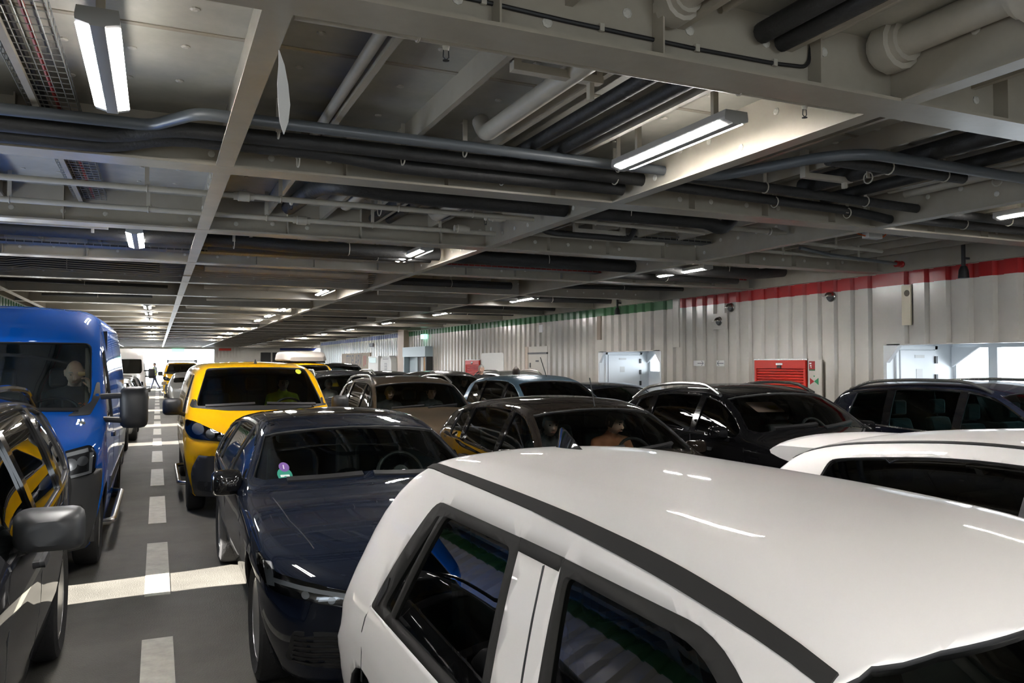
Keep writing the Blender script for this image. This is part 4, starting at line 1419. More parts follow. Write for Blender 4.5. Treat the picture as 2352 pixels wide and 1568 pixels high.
for k in range(15):
    q = -1 + 2 * k / 14
    x = .60 * q
    z = bvh.ray_cast(Vector((x * .95, .85 * L2, 5)), Vector((0, 0, -1)))[0].z
    ye = .965 * L2 - .10 * abs(q) ** 3
    dz = -.015 * abs(q) ** 2
    rows.append([(x, .80 * L2, z + .004), (x, .86 * L2, z + .006 + dz), (x, .92 * L2, z - .002 + dz), (x, ye - .03, z - .018 + dz), (x, ye, z - .036 + dz), (x, ye - .01, z - .055 + dz), (x, ye - .08, z - .075 + dz), (x, .90 * L2, z - .09 + dz)])
n = 8
mb.add([p for r_ in rows for p in r_], [(i * n + k, i * n + k + 1, (i + 1) * n + k + 1, (i + 1) * n + k) for i in range(14) for k in range(n - 1)] + [tuple(range(n)), tuple(14 * n + k for k in range(n))])
mb.build('spoiler', P_WHITE, white2, True)

# ---- black SUV, fourth lane
S = spec('sleek', 4.6, 1.86, 1.60, tumble=.44, dark=(GLASS_D, GLASS_D, GLASS_D))
bsuv, bvh = vehicle('suv_car', S, 6.45, 4.95, P_BLACK, 'glossy black SUV with silver roof rails in front of the red shutter', glass_f=GLASS_C)
dress(bsuv, bvh, S, 'sleek', rails=SILVERT, mirrors=P_BLACK)
CARD = mat('windscreen_card', (.75, .5, .42), .6)
CARDY = mat('card_yellow', (.75, .5, .08), .6)
decal(bvh, rpoly([(-.56, 1.44), (-.24, 1.44), (-.24, 1.34), (-.56, 1.34)], .02), 'front', CARD, 'windscreen_card', bsuv, -.022, skirt=.001)
decal(bvh, rpoly([(-.38, 1.40), (-.28, 1.40), (-.28, 1.365), (-.38, 1.365)], .005), 'front', CARDY, 'windscreen_card', bsuv, -.019, skirt=.001)

# ---- dark estate by the wall, fifth lane
S = spec('suv', 4.7, 1.84, 1.63, tumble=.36, dark=(GLASS_T, GLASS_T, GLASS_T))
est, bvh = vehicle('suv_car', S, 9.32, 4.0, P_DKBLUE, 'dark long SUV with chrome window line beside the daylight windows')
dress(est, bvh, S, 'suv', rails=SILVERT, mirrors=P_DKBLUE, window_line=CHROME)

# ---- dark car at the right edge, fourth lane near
S = spec('hatch', 4.3, 1.80, 1.56, tumble=.42)
dright, bvh = vehicle('hatchback_car', S, 6.5, -.05, P_ANTH, 'dark hatchback cut by the right picture edge behind the white roof')
dress(dright, bvh, S, 'hatch', window_line=CHROME)

# ---- steel blue car, fourth lane
S = spec('mpv', 4.45, 1.82, 1.63, tumble=.42, dark=(GLASS_M, GLASS_M, GLASS_M))
sblue, bvh = vehicle('people_carrier', S, 6.5, 11.1, P_STEELBLUE, 'steel blue people carrier with thin roof aerial in the fourth lane')
dress(sblue, bvh, S, 'mpv', mirrors=P_STEELBLUE)
MB().tube([(0, 1.95, 1.60), (0, 2.2, 1.95)], .007, 6).build('aerial', BLACKP, sblue)

# ---- further cars
def simple(name, kind, L, W, H, cx, y0, pt, label, cat='car', rails=None, rz=0.0, **kw):
    kw.setdefault('step', .11)
    S = spec(kind, L, W, H, **kw)
    r, b = vehicle(name, S, cx, y0, pt, label, rz=rz, cat=cat)
    dress(r, b, S, kind, rails=rails, mirrors=pt, handles=False, seams=False)
    return r, b, S
dh, bvh, S = simple('hatchback_car', 'hatch', 4.2, 1.78, 1.42, 9.2, 13.2, P_DKBLUE, 'dark blue hatchback half hidden in front of the pale blue door')
g1, bvh, S = simple('people_carrier', 'mpv', 4.4, 1.82, 1.66, 6.5, 16.4, P_GREY, 'dark grey people carrier with a small face behind its windscreen')
b1, bvh, S = simple('hatchback_car', 'hatch', 4.2, 1.78, 1.60, 6.5, 21.9, P_BLACK2, 'black hatchback roof behind the dark grey people carrier')
s1, bvh, S = simple('suv_car', 'suv', 4.4, 1.8, 1.63, 9.15, 18.0, P_SILVER, 'silver car with roof rails behind the two standing people', rails=SILVERT)
k1, bvh, S = simple('suv_car', 'mpv', 4.6, 1.9, 1.85, 6.5, 29.0, P_BLACK, 'tall black people carrier in front of the white wall board', tumble=.25)
l1, bvh, S = simple('hatchback_car', 'hatch', 4.2, 1.79, 1.48, -1.42, 15.35, P_DKBLUE, 'dark blue car close behind the blue van', step=.12)
l2 = repaint(l1, -1.3, 20.3, P_SILVER, 'silver car in the left lane, second behind the blue van')
l3 = repaint(l1, -1.3, 26.2, P_GREY, 'grey car in the left lane right before the white van')
f2 = repaint(l1, 1.3, 38.0, P_SILVER, 'silver car seen from behind far beyond the yellow van', math.pi)
# white high van far left
S = van_spec(5.6, 2.06, [(0, 1.05), (.12, 1.15), (.45, 1.27), (.76, 1.375), (.82, 1.40), (1.1, 1.74), (1.42, 2.06), (1.62, 2.24), (1.95, 2.39), (2.4, 2.45), (5.3, 2.45), (5.6, 2.40)],
             [(0, .92), (.5, 1.08), (.9, 1.22), (1.6, 1.30), (5.6, 1.32)], wheels=(.88, 4.55), wheel_r=.345)
S['side'] = [('side_window', rpoly([(1.22, 1.27), (1.72, 1.95), (2.05, 2.0), (2.1, 1.25)], .05), GLASS_M)]
S['ws'] = rpoly([(-.86, 1.42), (.86, 1.42), (.90, 1.55), (.865, 2.0), (-.865, 2.0), (-.90, 1.55)], .07)
S['ws_y'] = (.4, 2.1)
wv, bvh = vehicle('panel_van', S, -1.45, 34.5, P_WHITE, 'white high-roof van far down the left lane', cat='van')
headlamp(wv, bvh, rpoly([(.5, 1.0), (.93, 1.1), (.95, .9), (.6, .86)], .03))
for s in (1, -1):
    mirror(wv, s * 1.25, .98, 1.42, BLACKP, s, .25, .4, .14, big=True)
# second yellow van with roof box, third lane, and a third far down the second lane
S = yellow_spec()
y2, bvh = vehicle('delivery_van', S, 3.95, 22.2, P_YELLOW, 'yellow van carrying a long pale roof box in the third lane', cat='van')
dress_yellow(y2, bvh)
rb = MB()
sec = lambda y, w_, h_: [(x * w_, y, z * h_) for x, z in rpoly([(-.5, 0), (.5, 0), (.46, 1), (-.46, 1)], .2, 3)]
rs = [sec(0, 1.0, .12), sec(.12, 1.2, .2), sec(.5, 1.3, .29), (sec(2.0, 1.3, .3)), sec(2.5, 1.2, .26), sec(2.65, 1.0, .14)]
n = len(rs[0])
rb.add([p for r_ in rs for p in r_], [(i * n + k, i * n + (k + 1) % n, (i + 1) * n + (k + 1) % n, (i + 1) * n + k) for i in range(len(rs) - 1) for k in range(n)] + [tuple(range(n)), tuple((len(rs) - 1) * n + k for k in range(n))])
BOXM = mat('roof_box_shell', (.50, .46, .42), .4)
o = rb.build('roof_box', BOXM, None, True, (4.05, 24.0, 1.90))
tag(o, 'long pale roof box on the yellow van in the third lane', 'roof box')
for yy_ in (.5, 2.0):
    MB().box((-.62, yy_ - .03, -.05), (.62, yy_ + .03, .0)).build('cross_bar', BLACKP, o)
S = yellow_spec()
y3, bvh = vehicle('delivery_van', S, 1.25, 45.0, P_YELLOW, 'small distant yellow van with a ladder rack on its roof', cat='van')
dress_yellow(y3, bvh)
for k in range(5):
    MB().box((-.75, 1.9 + k * .6, 1.93), (.75, 1.96 + k * .6, 1.98)).build('rack_bar', DARKP, y3)
for s in (1, -1):
    MB().box((s * .72 - .03, 1.8, 1.84), (s * .72 + .03, 4.5, 2.02)).build('rack_rail', DARKP, y3)
# ================================================================== ceiling lights
def lamp_mesh():
    hous = MB()
    hous.prism(rpoly([(-.085, .0), (.085, .0), (.092, -.045), (.090, -.0635), (.033, -.0775), (.030, -.084), (-.030, -.084), (-.033, -.0775), (-.090, -.0635), (-.092, -.045)], .002, 2), 'y', 0, 1.36)
    h = hous.mesh('housing', LAMPH, True)
    lens = []
    for s in (1, -1):
        m = MB()
        m.add([(s * .088, .05, -.066), (s * .034, .05, -.0795), (s * .034, 1.31, -.0795), (s * .088, 1.31, -.066)], [(0, 1, 2, 3) if s > 0 else (3, 2, 1, 0)])
        m.add([(s * .0925, .05, -.0635), (s * .0925, 1.31, -.0635), (s * .0925, 1.31, -.0595), (s * .0925, .05, -.0595)], [(0, 1, 2, 3) if s > 0 else (3, 2, 1, 0)])
        m.add([(s * .088, .05, -.066), (s * .0925, .05, -.0635), (s * .0925, 1.31, -.0635), (s * .088, 1.31, -.066)], [(0, 1, 2, 3)])
        lens.append(m.mesh('diffuser', LAMPE))
    br = MB().box((-.02, .0, 0), (.02, .03, .26)).mesh('hanger', PIPEP)
    return h, lens, br
LH, LL, LB = lamp_mesh()
def lamp(x, y, label, z=3.43, detail=True):
    r = empty('ceiling_light', (x, y, z))
    tag(r, label, 'light', 'twin-strip lights along the ceiling')
    link('housing', LH, r)
    for l in LL:
        link('diffuser', l, r)
    if detail:
        for yy_ in (.2, 1.1):
            link('hanger', LB, r, (0, yy_, 0))
    return r
lamp(-.26, 3.95, 'bright twin-strip light at the top left, nearest of its row')
lamp(-.26, 10.2, 'twin-strip light above the left lane, second of its row')
lamp(3.3, 3.95, 'bright slanting twin-strip light over the white car roof')
lamp(3.3, 10.2, 'twin-strip light glowing behind pipes beside the second girder')
lamp(3.3, 16.7, 'twin-strip light over the third lane, third of its row')
lamp(8.1, 4.2, 'twin-strip light cut by the right picture edge')
lamp(8.1, 10.4, 'twin-strip light above the wall with the red stripe')
lamp(8.1, 16.8, 'twin-strip light nearest to the green wall stripe')
ORD = ['third', 'fourth', 'fifth', 'sixth', 'seventh', 'eighth']
for k, y in enumerate((23.2, 26.2, 29.7, 36.5, 43.0, 48.5)):
    lamp(-.26, y, 'small %s light counted from the camera above the left lane' % ORD[k], detail=False)
for k, y in enumerate((22.8, 26.0, 29.0, 36.0, 42.0, 48.0)):
    lamp(3.3, y, 'small %s light counted from the camera along the second girder' % (ORD[k + 1] if k < 5 else 'ninth'), detail=False)
for k, y in enumerate((22.9, 29.2, 35.5, 41.7, 48.0)):
    lamp(8.1, y, 'small %s light counted from the camera in the row by the right wall' % ORD[k + 1], detail=False)
for y in (-2.2, -8.0):  # unseen lamps continuing the rows, kept for their light and reflections
    for x in (-.26, 3.3, 8.1):
        lamp(x, y, 'one of the unseen twin-strip lights behind the camera', detail=False)

for k, y in enumerate((55.0, 62.0, 69.0, 75.5)):  # extra lamps added to brighten the far end wall
    for x, w_ in ((-.26, 'left lane'), (3.3, 'second girder'), (8.1, 'right wall'), (13.2, 'side bay')):
        lamp(x, y, 'tiny added light brightening the end wall, %s of the %s row' % (['first', 'second', 'third', 'last'][k], w_), detail=False)
# ================================================================== pipes, trays and cables under the deck
def hanger(parent, x, y, z, r, along='x'):
    """flat strap from the deck plate round a pipe"""
    mb = MB()
    w = .018
    if along == 'x':
        mb.box((x - w, y - .004, z), (x + w, y + .004, DECK_Z))
    else:
        mb.box((x - .004, y - w, z), (x + .004, y + w, DECK_Z))
    mb.build('hanger', PIPEP, parent)
    rg = MB()
    n = 12
    pts = [((x, y + (r + .004) * math.cos(2 * math.pi * k / n), z + (r + .004) * math.sin(2 * math.pi * k / n)) if along == 'x' else (x + (r + .004) * math.cos(2 * math.pi * k / n), y, z + (r + .004) * math.sin(2 * math.pi * k / n))) for k in range(n + 1)]
    rg.tube(pts, .006, 5, cap=False)
    rg.build('pipe_clamp', PIPEP, parent)

def pipe(name, pts, r, mt, label, cat='pipe', group=None, hang=(), along='x', br=0.12, couple=(), seg=12, cap_rings=False):
    root = empty(name, pts[0])
    tag(root, label, cat, group)
    o0 = Vector(pts[0])
    rel = [Vector(p) - o0 for p in pts]
    MB().tube(bend(rel, br) if len(rel) > 2 else rel, r, seg).build('pipe_run', mt, root, True)
    for h in hang:
        a, b = Vector(pts[0]), Vector(pts[-1])
        if along == 'x':
            t = (h - a.x) / (b.x - a.x)
            hanger(root, h - a.x, (b.y - a.y) * t, (b.z - a.z) * t, r, 'x')
        else:
            t = (h - a.y) / (b.y - a.y)
            hanger(root, (b.x - a.x) * t, h - a.y, (b.z - a.z) * t, r, 'y')
    for c in couple:
        ax = 'x' if along == 'x' else 'y'
        d = Vector(c) - o0
        MB().lathe([(r, -.09), (r * 1.35, -.09), (r * 1.35, -.055), (r * 1.7, -.05), (r * 1.7, .05), (r * 1.35, .055), (r * 1.35, .09), (r, .09)], org=d, axis=ax, n=14).build('pipe_coupling', mt, root, True)
    return root
# hangers measure from the deck plate in world height: shift helper for relative roots
_DZ = DECK_Z
def rel_pipe(*a, **k):
    global DECK_Z
    z0 = a[1][0][2]
    DECK_Z = _DZ - z0
    r = pipe(*a, **k)
    DECK_Z = _DZ
    return r

# bay nearest the camera
rel_pipe('drain_pipe', [(-3.0, 5.86, 3.45), (-.05, 5.86, 3.45), (.22, 5.45, 3.45), (4.0, 5.48, 3.44)], .040, PVC, 'grey plastic pipe with a dog-leg at the left, crossing under the first bay', hang=(-1.0, .75, 2.1, 3.4), br=.1)
rel_pipe('lagged_pipe', [(-3.0, 6.0, 3.40), (-.25, 6.03, 3.40), (.05, 5.84, 3.44), (1.2, 5.80, 3.44), (3.92, 5.80, 3.43)], .055, LAGGING, 'upper black lagged pipe beside the grey plastic pipe in the first bay', hang=(1.7, 3.55), br=.2)
rel_pipe('lagged_pipe', [(-3.0, 6.14, 3.36), (-.3, 6.15, 3.36), (.02, 6.0, 3.42), (1.2, 5.97, 3.42), (1.6, 6.0, 3.38), (3.75, 6.02, 3.39)], .058, LAGGING, 'lower sagging black lagged pipe in the first bay', hang=(.95, 2.6), br=.25)
rel_pipe('sprinkler_pipe', [(.52, 3.46, 3.345), (3.75, 3.44, 3.345)], .027, PIPEP, 'cream sprinkler pipe along the nearest cross beam', hang=(1.07, 2.9), cat='pipe')
rel_pipe('steel_pipe', [(2.17, 3.3, 3.52), (2.17, 5.35, 3.52), (2.17, 5.45, 3.64)], .063, PIPEP, 'thick cream pipe running lengthwise in the first bay', along='y', hang=())
rel_pipe('lagged_pipe', [(2.62, 3.3, 3.53), (2.62, 6.2, 3.53)], .05, LAGGING, 'left one of two black lagged pipes running lengthwise in the first bay', along='y')
rel_pipe('lagged_pipe', [(2.86, 3.3, 3.52), (2.86, 6.2, 3.52)], .05, LAGGING, 'right one of two black lagged pipes running lengthwise in the first bay', along='y')
rel_pipe('steel_pipe', [(1.03, 3.3, 3.55), (1.06, 6.25, 3.55)], .035, PIPEP, 'slim cream pipe lengthwise beside the first girder', along='y')
# overhead, before the nearest beam
rel_pipe('lagged_pipe', [(2.84, 3.2, 3.555), (2.80, -2.0, 3.555)], .055, LAGGING, 'black lagged pipe end at the top right, upper of two', along='y')
rel_pipe('lagged_pipe', [(2.97, 3.2, 3.525), (2.93, -2.0, 3.525)], .048, LAGGING, 'black lagged pipe end at the top right, lower of two', along='y')
rel_pipe('steel_pipe', [(3.22, 3.2, 3.60), (3.18, -2.0, 3.60)], .03, PIPEP, 'slim cream pipe beside the black pipe ends at top right', along='y')
rel_pipe('vent_pipe', [(3.70, 3.2, 3.60), (3.70, -1.0, 3.58)], .085, PIPEP, 'thick cream pipe with collars at the top right corner', along='y', couple=((3.70, 3.12, 3.60), (3.70, 2.35, 3.59), (3.70, 1.9, 3.59)))
rel_pipe('steel_pipe', [(2.61, 3.2, 3.645), (2.55, -1, 3.645)], .022, PIPEP, 'thin cream pipe at the very top of the picture', along='y')
# cable clipped along the beam web
o = MB().tube(bend([(-.6, 3.232, 3.50), (.6, 3.232, 3.46), (1.3, 3.232, 3.447), (1.7, 3.232, 3.433), (2.45, 3.232, 3.421), (2.95, 3.232, 3.425), (3.19, 3.232, 3.44), (3.21, 3.232, 3.60)], .06), .011, 8).build('power_cable', CABLE, None, True)
tag(o, 'black cable clipped along the web of the nearest cross beam', 'cable')
for x, z in ((.6, 3.462), (1.3, 3.449), (1.9, 3.432), (2.45, 3.423), (2.95, 3.427)):
    MB().box((x - .012, 3.218, z - .018), (x + .012, 3.236, z + .018)).build('cable_clip', PIPEP, o)
# right part of the first bay
rel_pipe('drain_pipe', [(3.9, 5.46, 3.42), (4.3, 5.40, 3.42), (4.62, 4.55, 3.42), (4.85, 4.34, 3.42), (7.0, 4.40, 3.42)], .043, PVC, 'grey plastic pipe with a long bend right of the second girder', br=.2, hang=(5.5, 6.6))
rel_pipe('lagged_pipe', [(3.9, 5.56, 3.44), (7.05, 5.70, 3.42)], .045, LAGGING, 'upper black lagged pipe crossing the right part of the first bay', hang=(5.0, 6.3))
rel_pipe('lagged_pipe', [(3.9, 5.84, 3.42), (6.5, 6.02, 3.41), (7.05, 6.02, 3.36)], .047, LAGGING, 'lower black lagged pipe crossing the right part of the first bay', hang=(5.4, 6.4))
rel_pipe('lagged_pipe', [(4.75, 4.62, 3.43), (6.28, 4.62, 3.43)], .05, LAGGING, 'short black lagged pipe beside the bent grey pipe', hang=(5.4, 6.05))
rel_pipe('lagged_pipe', [(5.58, 3.3, 3.52), (5.58, 5.75, 3.52)], .075, LAGGING, 'broad black lagged pipe lengthwise over the black SUV', along='y')
rel_pipe('lagged_pipe', [(6.2, 3.3, 3.52), (6.2, 6.1, 3.52)], .055, LAGGING, 'narrow black lagged pipe lengthwise over the black SUV', along='y')
rel_pipe('steel_pipe', [(6.55, 3.6, 3.55), (6.55, 5.6, 3.55)], .045, PIPEP, 'cream pipe lengthwise beside the third girder, nearer one', along='y')
rel_pipe('steel_pipe', [(6.78, 3.6, 3.53), (6.78, 5.6, 3.53)], .045, PIPEP, 'cream pipe lengthwise against the third girder', along='y')
rel_pipe('lagged_pipe', [(7.15, 5.75, 3.42), (9.1, 5.8, 3.42)], .05, LAGGING, 'black lagged pipe right of the third girder in the first bay', hang=(8.6,))
rel_pipe('lagged_pipe', [(7.15, 6.03, 3.40), (10.6, 6.05, 3.40)], .06, LAGGING, 'long black lagged pipe to the right wall in the first bay', hang=(8.2, 9.6))
# second bay
for (y, z, lab, c) in ((7.76, 3.40, 'cream sprinkler pipe, nearer one of the pair in the second bay', ((.72, 7.76, 3.40), (3.3, 7.8, 3.40))), (8.82, 3.40, 'cream sprinkler pipe, farther one of the pair in the second bay', ((1.42, 8.82, 3.40), (3.2, 8.62, 3.40)))):
    rel_pipe('sprinkler_pipe', [(-3.0, y, z), (3.7, y - .02, z)], .028, PIPEP, lab, hang=(-1.3, -.1, 1.05, 2.2, 3.0), couple=c)
rel_pipe('lagged_pipe', [(1.30, 8.9, 3.55), (1.35, 7.5, 3.5), (1.5, 7.1, 3.44), (2.1, 7.18, 3.42), (3.78, 7.16, 3.42)], .085, LAGGING, 'fat black lagged pipe bending into the second bay', hang=(2.15,), br=.35)
rel_pipe('lagged_pipe', [(3.88, 7.2, 3.42), (5.6, 7.2, 3.42), (5.8, 7.2, 3.35), (5.95, 7.2, 3.5)], .08, LAGGING, 'fat black lagged pipe with a drooping end right of the second girder', hang=(4.55,), br=.15)
rel_pipe('steel_pipe', [(1.85, 6.5, 3.55), (1.85, 8.6, 3.55), (1.85, 8.75, 3.64)], .06, PIPEP, 'cream pipe lengthwise in the second bay behind the sprinkler pipes', along='y')
rel_pipe('steel_pipe', [(2.95, 6.5, 3.55), (2.95, 8.8, 3.55), (2.95, 8.95, 3.64)], .06, PIPEP, 'cream pipe lengthwise in the second bay beside the second girder', along='y')
rel_pipe('lagged_pipe', [(2.3, 6.5, 3.55), (2.3, 9.2, 3.55)], .05, LAGGING, 'left black lagged pipe lengthwise in the second bay', along='y')
rel_pipe('lagged_pipe', [(2.5, 6.5, 3.55), (2.5, 9.2, 3.55)], .05, LAGGING, 'right black lagged pipe lengthwise in the second bay', along='y')
rel_pipe('heating_pipe', [(3.95, 8.05, 3.42), (3.98, 8.05, 3.34), (4.1, 8.05, 3.325), (5.15, 8.1, 3.325), (5.22, 8.1, 3.45)], .033, LAGGING, 'black insulated pipe loop hanging right of the second girder', br=.06)
rel_pipe('sprinkler_pipe', [(3.88, 7.6, 3.40), (5.9, 7.65, 3.38)], .022, PIPEP, 'thin cream pipe beside the black pipe loop', hang=(4.4, 5.5))
rel_pipe('sprinkler_pipe', [(3.88, 8.5, 3.38), (5.95, 8.55, 3.38)], .024, PIPEP, 'thin cream pipe behind the black pipe loop', hang=(4.9,))
rel_pipe('sprinkler_pipe', [(6.1, 7.5, 3.44), (7.0, 7.5, 3.44)], .03, PIPEP, 'short cream pipe with coupling at the third girder', couple=((6.8, 7.5, 3.44),))
rel_pipe('sprinkler_pipe', [(7.2, 7.9, 3.42), (9.2, 8.0, 3.40)], .025, PIPEP, 'cream pipe above the wall with the round vents, front one', hang=(8.3,))
rel_pipe('sprinkler_pipe', [(7.2, 8.6, 3.40), (10.2, 8.7, 3.38)], .025, PIPEP, 'cream pipe above the wall with the round vents, rear one', hang=(8.0, 9.5))
hp = rel_pipe('hydrant_pipe', [(8.0, 8.3, 3.42), (8.6, 8.35, 3.36), (10.2, 8.6, 3.345)], .024, PVC, 'grey pipe ending in a red cap near the red stripe', br=.1)
MB().lathe([(.03, 0), (.05, 0), (.05, .05), (.04, .06), (.04, .10), (.05, .11), (.05, .13)], org=(2.18, .3, -.075), axis='x', n=14).build('end_cap', REDP, hp, True)
# third bay and beyond: bulky lagged lines between the beams
rel_pipe('lagged_pipe', [(-2.9, 11.0, 3.46), (1.2, 11.1, 3.46), (1.6, 11.0, 3.42), (3.72, 10.95, 3.42)], .09, LAGGING, 'fat black lagged pipe crossing under the light in the third bay', hang=(.9, 2.4), br=.3)
rel_pipe('lagged_pipe', [(.6, 11.35, 3.40), (3.7, 11.3, 3.40)], .065, LAGGING, 'second black lagged pipe beside the fat one in the third bay', hang=(2.9,))
rel_pipe('lagged_pipe', [(3.9, 11.0, 3.42), (9.6, 11.1, 3.42), (10.3, 11.1, 3.5)], .1, LAGGING, 'fat black lagged pipe right of the second girder in the third bay', hang=(5.5, 7.4, 9.0), br=.3)
rel_pipe('lagged_pipe', [(7.2, 12.0, 3.40), (10.0, 12.0, 3.40)], .07, LAGGING, 'black lagged pipe over the grey wall in the third bay', hang=(8.4,))
def ladder(x0, x1, y, z, label, ct=CABLE, along='x', w=.22, n=7):
    """wire basket tray with cables lying in it"""
    r = tag(empty('cable_tray', (x0, y, z) if along == 'x' else (y, x0, z)), label, 'cable tray', 'wire cable trays under the deck')
    d = x1 - x0
    P = (lambda a, b, c: (a, b, c)) if along == 'x' else (lambda a, b, c: (b, a, c))
    m = MB()
    for k in range(n):
        m.tube([P(0, w * k / (n - 1), 0), P(d, w * k / (n - 1), 0)], .0035, 4)
    for s in (0, w):
        m.tube([P(0, s, .05), P(d, s, .05)], .0035, 4)
    k = 0.0
    while k <= d:
        m.tube([P(k, 0, .05), P(k, 0, 0), P(k, w, 0), P(k, w, .05)], .0035, 4)
        k += .1
    tag(m.build('wire_mesh', WIRE, r), kind='stuff')
    for i, (o_, mt_) in enumerate(((.04, ct), (.075, CABLE), (.11, CABLE), (.18, CABLER))):
        MB().tube([P(0, o_, .02), P(d * .35, o_ + .01, .018), P(d * .7, o_ - .005, .02), P(d, o_, .02)], .013, 6).build('cable', mt_, r, True)
    return r
ladder(1.0, 9.3, -.80, 3.55, 'wire cable tray lengthwise above the left lane by the first light', along='y', w=.3)
ladder(-2.9, 3.6, 12.02, 3.42, 'long wire cable tray crossing the third bay')
ladder(4.0, 10.3, 12.05, 3.42, 'wire cable tray crossing the third bay towards the right wall', CABLER)
ladder(4.0, 7.0, 8.9, 3.5, 'wire cable tray at the far side of the second bay')
ladder(7.2, 9.0, 7.2, 3.5, 'wire cable tray above the junction box')
ladder(6.0, 6.95, 6.75, 3.43, 'short wire cable tray hanging by the third girder')
# bundle of thin tubes in the fifth bay
tb = tag(empty('tube_bundle', (-3.0, 14.0, 3.5)), 'bundle of thin parallel tubes crossing above the left lane', 'tubes')
for k in range(8):
    z = -.02 - .028 * k
    MB().tube([(0, k * .05, z - .02), (.9, k * .05, z - .02), (1.2, k * .05, z + .03), (2.2, k * .05, z), (3.0, k * .05, z - .02), (3.4, k * .05, z + .02), (6.6, k * .05, z + .02)], .008, 6).build('thin_tube', BEAMP, tb)
rng = random.Random(11)
WH = ['behind the yellow van', 'above the bronze SUV', 'left of the third lane lights', 'over the steel blue car', 'before the green stripe', 'past the green stripe', 'over the left lane', 'near the first girder', 'near the second girder', 'near the third girder', 'by the right wall', 'under the far lights']
bn = {4: 'fifth', 5: 'sixth', 6: 'seventh', 7: 'eighth', 8: 'ninth', 9: 'tenth', 10: 'eleventh', 11: 'twelfth'}
for bi in range(4, 12):
    y = BEAMS[5 + bi - 1]
    for (x0, x1, where) in ((-2.9, .3, 'over the left lane'), (.6, 3.7, 'over the second lane'), (3.95, 7.0, 'over the third and fourth lanes'), (7.2, 10.5, 'along the right wall')):
        a = x0 + rng.uniform(0, .5)
        b = x1 - rng.uniform(0, .5)
        r = rng.uniform(.035, .09)
        lag = rng.random() < .6
        rel_pipe('lagged_pipe' if lag else 'steel_pipe', [(a, y + 1.9 + rng.uniform(-.5, .5), 3.40 + r * .3), (b, y + 1.9 + rng.uniform(-.5, .5), 3.40 + r * .3)], r, LAGGING if lag else PIPEP,
                 ('black lagged pipe' if lag else 'cream painted pipe') + ' %s in the %s ceiling bay' % (where, bn[bi]), hang=((a + b) / 2,) if bi < 8 else (), seg=8)
# brackets
def bracket(x0, x1, y, z, label, drop=.2):
    r = tag(empty('pipe_bracket', (x0, y, z)), label, 'bracket')
    d = x1 - x0
    MB().box((0, -.03, 0), (d, .03, .045)).build('cross_bar', PIPEP, r)
    MB().box((0, -.03, .045), (.045, .03, DECK_Z - z)).build('upright', PIPEP, r)
    MB().box((d - .045, -.03, .045), (d, .03, DECK_Z - z)).build('upright', PIPEP, r)
    MB().box((d * .85, -.02, -drop), (d * .85 + .03, .02, 0)).build('drop_strap', PIPEP, r)
bracket(1.78, 2.35, 4.0, 3.47, 'cream angle bracket carrying the thick lengthwise pipe', .1)
bracket(5.05, 5.6, 5.2, 3.44, 'cream angle bracket under the broad black pipe', .05)
bracket(4.5, 5.2, 8.3, 3.40, 'cream angle bracket beside the black pipe loop', .05)
bracket(-1.75, -.55, 10.6, 3.44, 'cream angle bracket left of the second light', .05)
# sprinkler heads
def sprinkler(x, y, z, label):
    r = tag(empty('sprinkler', (x, y, z)), label, 'sprinkler')
    MB().lathe([(.012, .03), (.018, .0), (.014, -.015), (.012, -.02)], n=10).build('socket', PIPEP, r, True)
    m = MB()
    for s in (1, -1):
        m.tube([(s * .012, 0, -.018), (s * .014, 0, -.05), (0, 0, -.062)], .003, 5)
    m.lathe([(.002, -.062), (.016, -.064), (.016, -.067), (.002, -.068)], n=10)
    m.build('frame', CABLE, r)
sprinkler(1.21, 3.47, 3.318, 'sprinkler head left on the nearest cream pipe')
sprinkler(3.37, 3.45, 3.318, 'sprinkler head right on the nearest cream pipe')
sprinkler(1.15, 7.76, 3.372, 'sprinkler head on the second bay pipe beside its coupling')
sprinkler(3.15, 7.76, 3.372, 'sprinkler head on the second bay pipe at the second girder')
# hanging torn strip
m = MB()
pts = [(.50, 3.78, 3.30, .004), (.515, 3.80, 3.24, .03), (.525, 3.83, 3.16, .055), (.54, 3.88, 3.08, .06), (.545, 3.92, 3.01, .045), (.55, 3.96, 2.96, .004)]
vs = []
for x, y, z, w in pts:
    vs += [(x - w * .45, y + w * .1, z), (x + w * .45, y - w * .1, z), (x + w * .45, y - w * .1 + .003, z), (x - w * .45, y + w * .1 + .003, z)]
fs = []
for i in range(len(pts) - 1):
    a, b = 4 * i, 4 * i + 4
    fs += [(a, a + 1, b + 1, b), (a + 2, a + 3, b + 3, b + 2), (a + 1, a + 2, b + 2, b + 1), (a + 3, a, b, b + 3)]
m.add(vs, fs + [(0, 3, 2, 1), tuple(4 * (len(pts) - 1) + k for k in range(4))])
o = m.build('hanging_strip', WHITEP, None, True)
tag(o, 'torn white strip hanging from the first girder', 'strip')
# junction box with orange cable
jb = tag(empty('junction_box', (7.95, 7.05, 3.36)), 'white junction box with an orange cable near the third girder', 'box')
MB().box((-.12, -.05, 0), (.12, .05, .07)).build('housing', WHITEP, jb, bevel=.008)
MB().box((-.015, -.04, .07), (.015, -.03, DECK_Z - 3.36)).build('hanger', PIPEP, jb)
ORC = mat('orange_cable', (.75, .12, .01), .5)
MB().tube(bend([(.12, 0, .03), (.2, 0, .04), (.3, .05, .1), (.5, .1, .12)], .05), .009, 6).build('cable', ORC, jb, True)
MB().tube(bend([(-.12, 0, .03), (-.2, 0, .04), (-.35, .05, .1)], .05), .009, 6).build('cable', ORC, jb, True)
